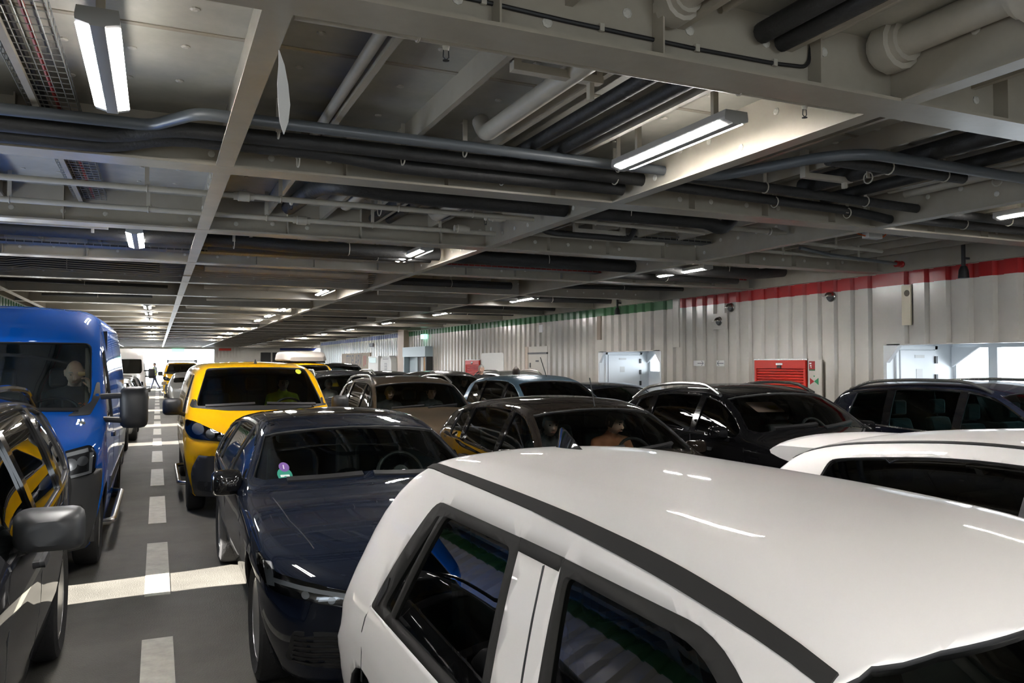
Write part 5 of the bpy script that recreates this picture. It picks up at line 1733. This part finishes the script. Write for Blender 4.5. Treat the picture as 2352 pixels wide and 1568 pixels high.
# loudspeakers hung at the wall
def speaker(y, label):
    r = tag(empty('loudspeaker', (WX1 - .16, y, 3.14)), label, 'loudspeaker')
    MB().lathe([(.05, -.07), (.075, -.07), (.065, .04), (.04, .10)], axis='z', n=16).build('horn', CABLE, r, True)
    MB().box((-.02, -.02, .09), (.02, .02, DECK_Z - 3.14)).build('bracket', DARKP, r)
    MB().box((0, -.02, .2), (.16, .02, .23)).build('bracket', DARKP, r)
speaker(7.8, 'black loudspeaker hanging on the red stripe')
speaker(17.25, 'black loudspeaker hanging on the green stripe')

rel_pipe('vent_pipe', [(2.27, 3.2, 3.58), (2.24, -1.0, 3.58)], .06, PIPEP, 'cream pipe with a collar above the nearest cable', along='y', couple=((2.27, 3.14, 3.58),))
# ================================================================== fittings on the right wall
def text_mesh(body, size, mt, name, parent, M):
    cu = bpy.data.curves.new(name, 'FONT')
    cu.body = body
    cu.size = size
    cu.align_x = 'CENTER'
    cu.align_y = 'CENTER'
    cu.extrude = .001
    o = bpy.data.objects.new(name, cu)
    COL.objects.link(o)
    bpy.context.view_layer.update()
    me = bpy.data.meshes.new_from_object(o.evaluated_get(bpy.context.evaluated_depsgraph_get()))
    bpy.data.objects.remove(o)
    me.transform(M)
    me.materials.clear()
    me.materials.append(mt)
    return link(name, me, parent)
# flat text on the right wall, reading along -y when seen from inside the deck
def wall_text(body, size, mt, parent, y, z, x=0.0, name='lettering'):
    M = Matrix.Translation((x, y, z)) @ Matrix(((0, 0, -1, 0), (-1, 0, 0, 0), (0, 1, 0, 0), (0, 0, 0, 1)))
    return text_mesh(body, size, mt, name, parent, M)
INK = mat('dark_ink', (.02, .03, .07), .5)
INKR = mat('red_ink', (.5, .02, .02), .5)
INKG = mat('green_ink', (.02, .22, .09), .5)
SIGNW = mat('sign_white', (.78, .78, .76), .45)
CREAM = mat('cream_plate', (.74, .67, .50), .45)

def shutter(y0, y1, zt, label, slats=24, pitch=.052):
    r = tag(empty('roller_shutter', (WX1 - .02, y0, 0)), label, 'shutter')
    w = y1 - y0
    MB().box((-.05, 0, zt - .16), (0, w, zt)).build('shutter_box', SHUTTER, r, bevel=.006)
    for y in (0, w - .05):
        MB().box((-.045, y, 0.12), (0, y + .05, zt - .16)).build('guide_rail', SHUTTER, r)
    MB().box((-.035, -.03, zt), (0.0, w + .03, zt + .025)).build('top_trim', STEEL, r)
    prof = [(-.012, 0), (-.03, .012), (-.03, .036), (-.012, .048)]
    sl = MB()
    sl.prism([(-.004, 0), (-.014, .003), (-.03, .014), (-.03, .036), (-.014, .048), (-.004, .05)], 'y', .05, w - .05)
    me = sl.mesh('shutter_slat', SHUTTER)
    for k in range(slats):
        z = zt - .16 - pitch * (k + 1)
        if z > .12:
            link('shutter_slat', me, r, (0, 0, z))
    MB().box((-.06, w * .42, zt - .09), (-.048, w * .55, zt - .055)).build('name_plate', STEEL, r)
    MB().box((-.075, w * .45, zt - .145), (-.05, w * .52, zt - .10)).build('lock', DARKP, r)
    return r
shutter(10.98, 12.32, 1.90, 'red roller shutter in the wall beside the black SUV')
shutter(26.95, 28.35, 1.94, 'small distant red roller shutter behind the bald man')
# sign panel next to the shutter
sp = tag(MB().box((WX1 - .035, 10.62, .3), (WX1 - .005, 10.95, 1.905)).build('sign_panel', WALLP), 'white side panel with fire signs right of the red shutter', 'panel')
MB().box((WX1 - .04, 10.78, 1.73), (WX1 - .035, 10.92, 1.88)).build('fire_sign', REDP, sp)
MB().box((WX1 - .041, 10.78, 1.71), (WX1 - .0352, 10.92, 1.735)).build('fire_sign_base', GREENP, sp)
for k, (y, z) in enumerate(((10.88, 1.84), (10.88, 1.80), (10.88, 1.77))):
    MB().box((WX1 - .0425, y - .02, z - .012), (WX1 - .04, y + .025 - .015 * k, z + .012)).build('fire_symbol', SIGNW, sp)
yc, zc = 10.80, 1.52
MB().prism([(yc + .1, zc + .06), (yc + .1, zc - .06), (yc, zc)], 'x', WX1 - .04, WX1 - .0345).build('valve_symbol', INKR, sp)
MB().prism([(yc - .1, zc + .06), (yc - .1, zc - .06), (yc, zc)], 'x', WX1 - .04, WX1 - .0345).build('valve_symbol', INKG, sp)
MB().box((WX1 - .04, yc - .012, zc + .08), (WX1 - .0345, yc + .012, zc + .105)).build('valve_symbol', INKG, sp)
# arrow signs
def arrow(y0, y1, z, d, label):
    r = tag(MB().box((WX1 - .012, y0, z - .06), (WX1 - .002, y1, z + .06)).build('arrow_sign', SIGNW), label, 'sign')
    ym, x = (y0 + y1) / 2 - d * .0, WX1 - .014
    yt = y0 + .03 if d < 0 else y1 - .03
    yb = yt - d * .2
    MB().box((x, min(yt, yb), z - .006), (x + .002, max(yt, yb), z + .006)).build('arrow_shaft', INK, r)
    for s in (1, -1):
        MB().prism([(yt, z - .006), (yt, z + .006), (yt - d * .06, z + s * .05 + .006), (yt - d * .06, z + s * .05 - .006)], 'x', x, x + .002).build('arrow_head', INK, r)
    return r
arrow(13.96, 14.33, 1.84, -1, 'white sign with a blue arrow pointing right')
arrow(13.30, 13.55, 1.84, 1, 'white sign with a blue arrow pointing left')
# round conical vents
def vent(y, z, label):
    r = tag(empty('wall_vent', (WX1, y, z)), label, 'vent')
    MB().lathe([(.09, 0.02), (.095, -.015), (.085, -.03)], axis='x', n=20).build('flange', STEEL, r, True)
    def half(a0, a1, prof, name, mt):
        m, n = MB(), 12
        vs = [(x, rr * math.cos(a0 + (a1 - a0) * k / n), rr * math.sin(a0 + (a1 - a0) * k / n)) for rr, x in prof for k in range(n + 1)]
        m.add(vs, [(i * (n + 1) + k, i * (n + 1) + k + 1, (i + 1) * (n + 1) + k + 1, (i + 1) * (n + 1) + k) for i in range(len(prof) - 1) for k in range(n)])
        m.build(name, mt, r, True)
    half(0, math.pi, [(.086, -.03), (.083, -.055), (.072, -.085), (.05, -.11), (.02, -.125), (.001, -.128)], 'cowl', STEEL)
    half(math.pi, 2 * math.pi, [(.086, -.03), (.07, -.05), (.04, -.055), (.001, -.056)], 'opening', DARKP)
    MB().box((-.135, -.07, -.006), (-.03, .07, .004)).build('lip', STEEL, r)
    return r
vent(13.07, 2.985, 'round steel vent touching the red stripe, upper of two')
vent(13.45, 2.72, 'round steel vent on a flat plate, lower of two')
vent(10.42, 3.006, 'round steel vent alone under the red stripe')
MB().box((WX1 - .012, 13.2, 2.55), (WX1 + .01, 13.72, 2.88)).build('vent_plate', WALLP, wall_right)
# cream slot covers
sc = tag(MB().box((WX1 - .03, 8.80, 2.44), (WX1 - .002, 8.96, 3.07)).build('slot_cover', CREAM), 'tall cream cover plate with a dark round hole', 'plate')
MB().lathe([(.001, -.004), (.05, -.004), (.05, 0)], org=(WX1 - .031, 8.86, 2.94), axis='x', n=16).build('hole_cap', mat('olive', (.12, .10, .06), .5), sc, True)
tag(MB().box((WX1 - .03, 18.3, 2.46), (WX1 - .002, 18.5, 3.09)).build('slot_cover', mat('brown_plate', (.30, .24, .18), .5)), 'tall brownish cover plate over the pale blue door', 'plate')
# distant doors and panels
d3 = MB().box((WX1 - .01, 21.5, .1), (WX1 + .02, 23.1, 2.36)).build('door_3', WALLP)
tag(d3, 'white door in a shallow frame on the far wall', kind='structure')
MB().box((WX1 - .06, 21.45, 2.12), (WX1 - .01, 22.8, 2.17)).build('door_hood', DARKP, d3)
MB().box((WX1 - .02, 22.85, .1), (WX1 - .01, 23.08, 2.36)).build('door_reveal', mat('tan_reveal', (.42, .34, .26), .5), d3)
MB().box((WX1 - .018, 22.1, 1.88), (WX1 - .01, 22.3, 1.93)).build('notice', DARKP, d3)
MB().box((WX1 - .03, 22.66, 1.7), (WX1 - .01, 22.72, 1.85)).build('door_handle', DARKP, d3)
tag(MB().prism(rpoly([(24.8, .2), (26.85, .2), (26.85, 2.2), (24.8, 2.2)], .12, 4), 'x', WX1 - .02, WX1).build('wall_hatch', SIGNW), 'large white flush hatch with rounded corners on the far wall', 'hatch')
pl = tag(MB().box((WX1 - .25, 36.0, 0), (WX1 + .02, 37.0, DECK_Z)).build('wall_pillar', mat('tan_paint', (.45, .36, .28), .45)), kind='structure')
ent = tag(empty('entrance_canopy', (WX1, 32.45, 0)), 'pale blue canopied entrance with an orange panel inside', 'entrance')
PB = mat('pale_blue', (.45, .56, .62), .35)
MB().box((-.35, 0, 2.12), (0, 3.4, 2.56)).build('canopy', PB, ent)
MB().box((-.3, 3.3, 0), (0, 3.4, 2.12)).build('side_wall', PB, ent)
MB().box((-.3, 0, 0), (0, .1, 2.12)).build('side_wall', DARKP, ent)
MB().box((-.04, .1, 0), (-.01, 3.3, 2.12)).build('back_panel', BLACKP, ent)
MB().box((-.06, 2.0, 0), (-.02, 3.2, 2.12)).build('glass_door', PB, ent)
MB().box((-.06, .5, 0), (-.02, 1.1, 2.1)).build('orange_panel', mat('orange_panel', (.62, .30, .05), .5), ent)
MB().box((-.06, 1.15, 0), (-.02, 1.5, 2.1)).build('white_panel', SIGNW, ent)
bd = tag(MB().box((WX1 - .06, 43.2, .4), (WX1 - .01, 50.5, 2.42)).build('board', mat('plywood', (.46, .38, .28), .6)), 'long plywood board with dark lettering on the far wall', 'board')
wall_text('ITOFLARV', .95, INK, bd, 47.2, 1.95, WX1 - .062)
for y in (44.6, 44.2):
    MB().box((WX1 - .064, y - .07, 1.65 + .1 * (y < 44.4)), (WX1 - .06, y + .07, 2.25)).build('red_bar', INKR, bd)
cab = tag(MB().box((WX1 - .3, 40.5, 0), (WX1 - .01, 42.6, 2.2)).build('locker', SIGNW), 'white locker with a green panel by the far wall', 'locker')
MB().box((WX1 - .31, 40.9, 1.85), (WX1 - .3, 42.4, 2.12)).build('green_panel', GREENP, cab)
cab2 = tag(MB().prism(rpoly([(37.9, 0), (40.1, 0), (40.0, 2.0), (39.7, 2.2), (38.3, 2.2), (38.0, 2.0)], .2, 3), 'x', WX1 - .3, WX1 - .01).build('locker', SIGNW), 'white locker with rounded top next to the tan pillar', 'locker')
wall_text('E8', .5, mat('grey_ink', (.4, .42, .42), .5), cab2, 39.0, 1.65, WX1 - .303)
MB().box((WX1 - .304, 38.5, 2.02), (WX1 - .3, 39.6, 2.05)).build('script_line', DARKP, cab2)
sg = tag(MB().box((WX1 - .05, 42.6, 2.72), (WX1 - .01, 43.45, 2.92)).build('notice_sign', mat('sign_black', (.02, .015, .03), .5)), 'small black sign with white letters on the far wall', 'sign')
wall_text('WC', .16, SIGNW, sg, 43.0, 2.82, WX1 - .052)
EXITG = mat('exit_sign_lit', (.1, .5, .3), .4, emit=((.35, 1.0, .75), 1.6))
ex = tag(MB().box((WX1 - .16, 33.2, 2.9), (WX1 + .01, 33.65, 3.1)).build('exit_sign', EXITG), 'small lit green exit sign above the canopied entrance', 'sign')
tag(MB().box((1.2, 79.92, 2.86), (2.3, 80.02, 3.13)).build('exit_sign', EXITG), 'lit green exit sign over the bright far opening', 'sign')
tag(MB().box((5.3, 79.8, 3.0), (6.4, 79.9, 3.22)).build('exit_sign', mat('red_sign', (.6, .05, .03), .4)), 'red and black sign right of the far opening', 'sign')
cl = tag(MB().lathe([(.001, -.06), (.5, -.06), (.52, 0)], org=(14.6, 79.9, 2.75), axis='y', n=20).build('bulkhead_lamp', mat('lit_globe', (.9, .9, .85), .4, emit=((1, .97, .88), 6.0)), None, True), 'round lit lamp on the far end wall', 'light')
tag(MB().box((WX1 - .02, 21.8, 2.78), (WX1 - .005, 22.05, 3.02)).build('pictogram', SIGNW), 'small white pictogram sign above the white door', 'sign')
# ================================================================== people
SKIN = mat('skin', (.62, .40, .30), .5, noise=(30, .08))
SKINP = mat('pale_skin', (.60, .40, .31), .5, noise=(30, .06))
CLOTHB = mat('black_cloth', (.022, .023, .025), .85)
CLOTHN = mat('navy_trousers', (.02, .025, .05), .85)
CLOTHG = mat('grey_cloth', (.25, .26, .27), .85)
CLOTHR = mat('red_cloth', (.30, .03, .03), .85)
CLOTHO = mat('rust_cloth', (.24, .09, .04), .85)
CLOTHW = mat('white_cloth', (.6, .58, .54), .85)
HIVIS = mat('hi_vis_yellow', (.70, .80, .05), .6)
SHOE = mat('black_shoe', (.01, .01, .01), .6)
HAIRD = mat('dark_hair', (.03, .018, .012), .6)
HAIRG = mat('grey_hair', (.35, .33, .31), .7)
EYEM = mat('dark_eye', (.02, .015, .012), .2)
LIPM = mat('lips', (.38, .16, .13), .5)

def capsule(mb, p, q, r1, r2, n=12, mi=0):
    p, q = Vector(p), Vector(q)
    d = (q - p)
    if d.length < 1e-5:
        d = Vector((0, 0, 1e-4))
    t = d.normalized()
    pts, rs = [], []
    for k in range(5):
        a = math.pi / 2 * (1 - k / 4)
        pts.append(p - t * r1 * math.sin(a))
        rs.append(max(r1 * math.cos(a), 1e-4))
    for k in range(5):
        a = math.pi / 2 * k / 4
        pts.append(q + t * r2 * math.sin(a))
        rs.append(max(r2 * math.cos(a), 1e-4))
    mb.tube(pts, rs, n, mi)

def head_geo(mb, c, yaw, pitch, mi=0, sc=1.0):
    """head with brow, nose, chin, cheeks and ears; local forward is -y"""
    R = Matrix.Rotation(yaw, 3, 'Z') @ Matrix.Rotation(pitch, 3, 'X')
    c = Vector(c)
    n, m = 20, 14
    vs, fs = [], []
    for i in range(m + 1):
        th = math.pi * i / m
        for k in range(n):
            ph = 2 * math.pi * k / n
            x, y, z = math.sin(th) * math.cos(ph), math.sin(th) * math.sin(ph), math.cos(th)
            f = max(0, -y)
            X = .076 * x * (1 - .22 * max(0, -z) ** 1.5)
            Y = .098 * y * (1 - .18 * max(0, -z)) - .012 * max(0, -z) * f
            Z = .118 * z
            # eye sockets, brow, mouth plane
            Y += f * (.010 * math.exp(-((Z - .008) / .016) ** 2) * math.exp(-((abs(X) - .032) / .018) ** 2))
            Y -= f * .006 * math.exp(-((Z - .032) / .014) ** 2)
            Y -= f * .006 * math.exp(-((Z + .095) / .02) ** 2) * math.exp(-(X / .03) ** 2)
            vs.append(c + R @ (Vector((X, Y, Z)) * sc))
    for i in range(m):
        for k in range(n):
            fs.append((i * n + k, i * n + (k + 1) % n, (i + 1) * n + (k + 1) % n, (i + 1) * n + k))
    mb.add(vs, fs, mi)
    P = lambda x, y, z: c + R @ (Vector((x, y, z)) * sc)
    capsule(mb, P(0, -.094, .015), P(0, -.113, -.028), .009 * sc, .015 * sc, 8, mi)
    for s in (1, -1):
        capsule(mb, P(s * .076, .012, .018), P(s * .078, .010, -.022), .016 * sc, .011 * sc, 8, mi)
        capsule(mb, P(s * .012, -.104, -.03), P(s * .012, -.106, -.031), .008 * sc, .008 * sc, 6, mi)
    return P, R

def figure(name, label, bones, head, mats, zone, loc=(0, 0, 0), voxel=.012, hair=None, rz=0.0, face=True):
    """bones = [(p, q, r1, r2, material)], one continuous surface grown over them and the head"""
    mb = MB()
    for p, q, r1, r2, mi in bones:
        capsule(mb, p, q, r1, r2)
    hc, yaw, pitch, sc = head
    P, R = head_geo(mb, hc, yaw, pitch, 0, sc)
    me = mb.mesh(name, mats[0])
    o = link(name, me)
    md = o.modifiers.new('r', 'REMESH')
    md.mode, md.voxel_size = 'VOXEL', voxel
    m2 = o.modifiers.new('s', 'SMOOTH')
    m2.iterations, m2.factor = 3, .5
    dg = bpy.context.evaluated_depsgraph_get()
    dg.update()
    nm = bpy.data.meshes.new_from_object(o.evaluated_get(dg))
    o.modifiers.clear()
    o.data = nm
    nm.materials.clear()
    for m in mats:
        nm.materials.append(m)
    segs = [(Vector(p), Vector(q), r1, r2, mi) for p, q, r1, r2, mi in bones]
    H = Vector(hc)
    C = np.empty(len(nm.polygons) * 3)
    nm.polygons.foreach_get('center', C)
    C = C.reshape(-1, 3)
    best = np.linalg.norm(C - np.array(H), axis=1) - .115 * sc
    idx = np.zeros(len(C), int)
    for p, q, r1, r2, mi in segs:
        p_, d = np.array(p), np.array(q - p)
        t = np.clip((C - p_) @ d / max(d @ d, 1e-9), 0, 1)
        e = np.linalg.norm(C - p_ - t[:, None] * d, axis=1) - (r1 + (r2 - r1) * t)
        m_ = e < best
        best[m_] = e[m_]
        idx[m_] = mi
    idx = idx.tolist()
    nm.polygons.foreach_set('material_index', idx)
    nm.shade_smooth()
    o.location = loc
    o.rotation_euler = (0, 0, rz)
    tag(o, label, 'person')
    if face:
        for s in (1, -1):
            q = P(s * .031, -.083, .008)
            MB().lathe([(.001, -.006), (.008, -.004), (.009, 0), (.008, .004), (.001, .006)], org=q, axis='y', n=8).build('eye', EYEM, o, True)
            MB().tube([P(s * .016, -.094, .030), P(s * .032, -.096, .034), P(s * .048, -.086, .029)], .0045, 6).build('eyebrow', hair[0] if hair else HAIRG, o, True)
        MB().tube([P(-.022, -.094, -.062), P(0, -.101, -.060), P(.022, -.094, -.062)], [.003, .005, .003], 6).build('mouth', LIPM, o, True)
    if hair:
        hm, low, thick = hair
        vs, fs = [], []
        n, m = 22, 10
        for i in range(m + 1):
            th = math.radians(0 + (95 + low) * i / m)
            for k in range(n):
                ph = 2 * math.pi * k / n
                x, y, z = math.sin(th) * math.cos(ph), math.sin(th) * math.sin(ph), math.cos(th)
                cutf = 1.0 if y > -.35 else .0
                zz = z if y > -.35 else max(z, .45)
                vs.append(P(x * (.078 + thick), y * (.100 + thick), zz * (.120 + thick)))
        for i in range(m):
            for k in range(n):
                fs.append((i * n + k, i * n + (k + 1) % n, (i + 1) * n + (k + 1) % n, (i + 1) * n + k))
        MB().add(vs, fs).build('hair', hm, o, True)
    return o, P

def fingers(bones, wrist, palm, nrm, across, curl, mi=0, thumb_side=1, L=1.0):
    """hand: palm slab, four fingers of unequal length with knuckle bends and a thumb; directions as unit vectors"""
    w, d, nr, ac = Vector(wrist), Vector(palm).normalized(), Vector(nrm).normalized(), Vector(across).normalized()
    base = w + d * .085 * L
    for k in (-.028, -.009, .010, .028):
        bones.append((w + ac * k * .7 * L, base + ac * k * L, .015 * L, .0125 * L, mi))
    lens = (.062, .072, .076, .068)
    for k, ln in zip((-.030, -.010, .010, .030), lens):
        p0 = base + ac * k * L
        a1, a2, a3 = curl * .6, curl * 1.5, curl * 2.2
        v = lambda a: d * math.cos(a) + nr * math.sin(a)
        p1 = p0 + v(a1) * ln * .5 * L
        p2 = p1 + v(a2) * ln * .33 * L
        p3 = p2 + v(a3) * ln * .27 * L
        bones += [(p0, p1, .0095 * L, .009 * L, mi), (p1, p2, .009 * L, .0085 * L, mi), (p2, p3, .0085 * L, .0075 * L, mi)]
    t0 = w + d * .03 * L + ac * thumb_side * .028 * L
    t1 = t0 + (d * .6 + ac * thumb_side * .7 + nr * .35).normalized() * .042 * L
    t2 = t1 + (d * .85 + ac * thumb_side * .15 + nr * .5).normalized() * .034 * L
    bones += [(t0, t1, .013 * L, .0105 * L, mi), (t1, t2, .0105 * L, .0085 * L, mi)]

# ---- the van driver, eating at the wheel
B = []
hx, hy, hz = -.765, 9.26, 1.745
sh = hz - .205
for s in (1, -1):
    B.append(((hx - .02, hy + .08, sh + .01), (hx - .02 + s * .19, hy + .09, sh - .03), .075, .068, 1))
B += [((hx - .02, hy + .09, sh - .06), (hx - .03, hy + .10, sh - .52), .155, .165, 1), ((hx - .10, hy + .09, sh - .08), (hx - .11, hy + .1, sh - .48), .12, .13, 1), ((hx + .07, hy + .09, sh - .08), (hx + .06, hy + .1, sh - .48), .12, .13, 1),
      ((hx, hy + .03, hz - .05), (hx - .015, hy + .085, sh + .05), .060, .066, 0)]
# right arm down to the wheel (left in the picture)
B += [((hx - .21, hy + .09, sh - .03), (hx - .30, hy - .02, sh - .27), .062, .050, 1), ((hx - .30, hy - .02, sh - .27), (hx - .22, hy - .25, sh - .20), .044, .032, 0)]
fingers(B, (hx - .22, hy - .25, sh - .20), (.25, -.9, -.1), (0, 0, -1), (1, .2, 0), .7, 0, 1)
# left arm lifted with the snack (right in the picture)
elb = Vector((hx + .27, hy - .10, sh - .26))
wri = Vector((hx + .165, hy - .255, sh + .045))
B += [((hx + .17, hy + .09, sh - .03), elb, .062, .050, 1), (elb, wri, .045, .030, 0)]
fingers(B, wri, (-.25, -.05, .95), (-.75, -.35, -.2), (.45, -.88, .0), .75, 0, -1)
for s in (1, -1):
    B += [((hx + s * .1, hy + .08, sh - .52), (hx + s * .13, hy - .40, sh - .50), .095, .075, 2), ((hx + s * .13, hy - .40, sh - .50), (hx + s * .13, hy - .48, sh - .86), .06, .045, 2)]
driver, DP = figure('person', 'bald man in a black T-shirt eating in the blue van', B, ((hx, hy - .03, hz), .08, .26, 1.1), [SKIN, CLOTHB, CLOTHN], None, voxel=.0065, hair=None)
# watch and shirt print
MB().lathe([(.034, -.012), (.036, -.012), (.036, .012), (.034, .012)], org=wri + (elb - wri) * .12, axis='z', n=14).build('wristwatch', BLACKP, driver, True)
MTX = Matrix.Translation((hx + .075, hy - .145, sh - .115)) @ Matrix.Rotation(math.pi / 2, 4, 'X') @ Matrix.Rotation(0, 4, 'Y')
text_mesh('C·S', .055, mat('orange_print', (.8, .16, .02), .5), 'shirt_print', driver, MTX)
sn = wri + Vector((-.085, -.03, .155))
o = MB().lathe([(.004, -.035), (.02, -.03), (.024, 0), (.02, .03), (.004, .036)], axis='x', n=10).build('bread_roll', mat('bread', (.62, .42, .20), .7), None, True, sn)
tag(o, 'piece of bread held up by the van driver', 'food')

# ---- generic bodies
def standing(label, x, y, h, mats, hair, facing, stride=.0, arm=.0, voxel=.016):
    k = h / 1.75
    B = []
    for s in (1, -1):
        hip = (s * .09 * k, 0, .92 * k)
        kn = (s * .10 * k, -s * stride * .5 * k, .50 * k)
        an = (s * .10 * k, (-s * stride + (.08 if s < 0 else 0)) * k, .08 * k)
        B += [(hip, kn, .09 * k, .06 * k, 2), (kn, an, .058 * k, .04 * k, 2), ((an[0], an[1] + .03, .045 * k), (an[0] * 1.15, an[1] - .15 * k, .03 * k), .045 * k, .032 * k, 3)]
        shd = (s * .19 * k, 0, 1.42 * k)
        el = (s * .25 * k, (s * stride * .25 - arm * .1) * k, 1.12 * k)
        wr = (s * .24 * k, (s * stride * .4 - .12 - arm * .2) * k, (.90 + arm * .25) * k)
        B += [((0, 0, 1.45 * k), shd, .07 * k, .062 * k, 1), (shd, el, .056 * k, .045 * k, 1), (el, wr, .042 * k, .03 * k, 1)]
        fingers(B, wr, (0, -.25, -.95), (-s, 0, 0), (0, -1, .2), .4, 0, 1, k)
        B.append(((s * .07 * k, 0, 1.36 * k), (s * .08 * k, 0, .95 * k), .12 * k, .11 * k, 1))
    B += [((0, .0, 1.48 * k), (0, -.01, 1.60 * k), .052 * k, .05 * k, 0)]
    return figure('person', label, B, ((0, -.02 * k, 1.635 * k), 0, .1, k), mats, None, (x, y, 0), voxel, hair, facing)
w, _ = standing('distant deckhand in a yellow hi-vis vest walking by the far opening', -.15, 62.0, 1.85, [SKIN, CLOTHG, CLOTHN, SHOE], (HAIRD, 0, .004), -1.2, .28, .3, .022)
vv = MB()
sec = [(.19, .13, 1.5), (.215, .15, 1.3), (.205, .15, 1.1), (.20, .145, .98)]
n = 16
vv.add([(a * math.cos(2 * math.pi * q / n), b * math.sin(2 * math.pi * q / n), z) for a, b, z in sec for q in range(n)], [(i * n + q, i * n + (q + 1) % n, (i + 1) * n + (q + 1) % n, (i + 1) * n + q) for i in range(3) for q in range(n)])
vv.build('hi_vis_vest', HIVIS, w, True)
standing('bald man standing between the cars beside the steel blue car', 7.8, 19.5, 1.80, [SKIN, CLOTHB, CLOTHN, SHOE], (HAIRG, -28, .004), -.6, .0, .0, .018)
standing('dark haired person standing behind the steel blue car', 7.78, 17.25, 1.74, [SKIN, CLOTHR, CLOTHN, SHOE], (HAIRD, 25, .012), 2.4, .0, .0, .018)

def seated(label, x, y, z, mats, hair, yaw=0.0, pitch=.1, reach=.3, sc=.97, voxel=.014):
    """person on a car seat: z is the height of the head centre"""
    sh = z - .175
    B = [((0, .07, sh + .045), (0, .06, sh + .06), .072, .066, 1)]
    for s in (1, -1):
        B += [((0, .08, sh), (s * .17, .09, sh - .03), .065, .06, 1), ((s * .06, .09, sh - .06), (s * .07, .10, sh - .48), .115, .12, 1)]
        el = (s * .25, -.02, sh - .28)
        wr = (s * .17, -.24 * (1 + reach), sh - .24)
        B += [((s * .18, .09, sh - .03), el, .055, .045, 1), (el, wr, .042, .03, 0)]
        fingers(B, wr, (-.2 * s, -.95, .1), (0, 0, -1), (1, 0, 0), .6, 0, -s)
        B += [((s * .1, .08, sh - .5), (s * .12, -.38, sh - .48), .085, .07, 2), ((s * .12, -.38, sh - .48), (s * .12, -.46, sh - .75), .055, .045, 2)]
    B += [((0, .03, z - .06), (0, .07, sh + .03), .05, .056, 0)]
    return figure('person', label, [(Vector(p), Vector(q), a, b, m) for p, q, a, b, m in B], ((0, 0, z), yaw, pitch, sc), mats, None, (x, y, 0), voxel, hair)
seated('driver with rust coloured top in the dark brown hatchback', 4.28, 7.02, 1.24, [SKIN, CLOTHO, CLOTHN], (HAIRD, 15, .01), .35, .25)
seated('passenger in dark clothes in the dark brown hatchback', 3.56, 7.05, 1.24, [SKINP, CLOTHB, CLOTHN], (HAIRG, 5, .008), -.2, .1)
seated('front passenger with grey hair in the bronze SUV', 3.58, 13.1, 1.34, [SKINP, CLOTHB, CLOTHN], (HAIRG, 5, .006))
seated('driver of the bronze SUV in dark clothes', 4.32, 13.1, 1.34, [SKIN, CLOTHB, CLOTHN], (HAIRD, 5, .006))
seated('driver in a red top in the black people carrier', 4.33, 18.3, 1.38, [SKIN, CLOTHR, CLOTHN], (HAIRD, 10, .008), -.3)
seated('pale haired passenger in the black people carrier', 3.57, 18.3, 1.36, [SKINP, CLOTHW, CLOTHN], (HAIRG, 20, .012))
seated('driver with a yellow jacket in the yellow delivery van', 1.70, 12.1, 1.55, [SKIN, HIVIS, CLOTHN], (HAIRD, 5, .008), .1)
seated('person with a pale face in the dark grey people carrier', 6.9, 18.4, 1.37, [SKINP, CLOTHB, CLOTHN], (HAIRD, 10, .008))
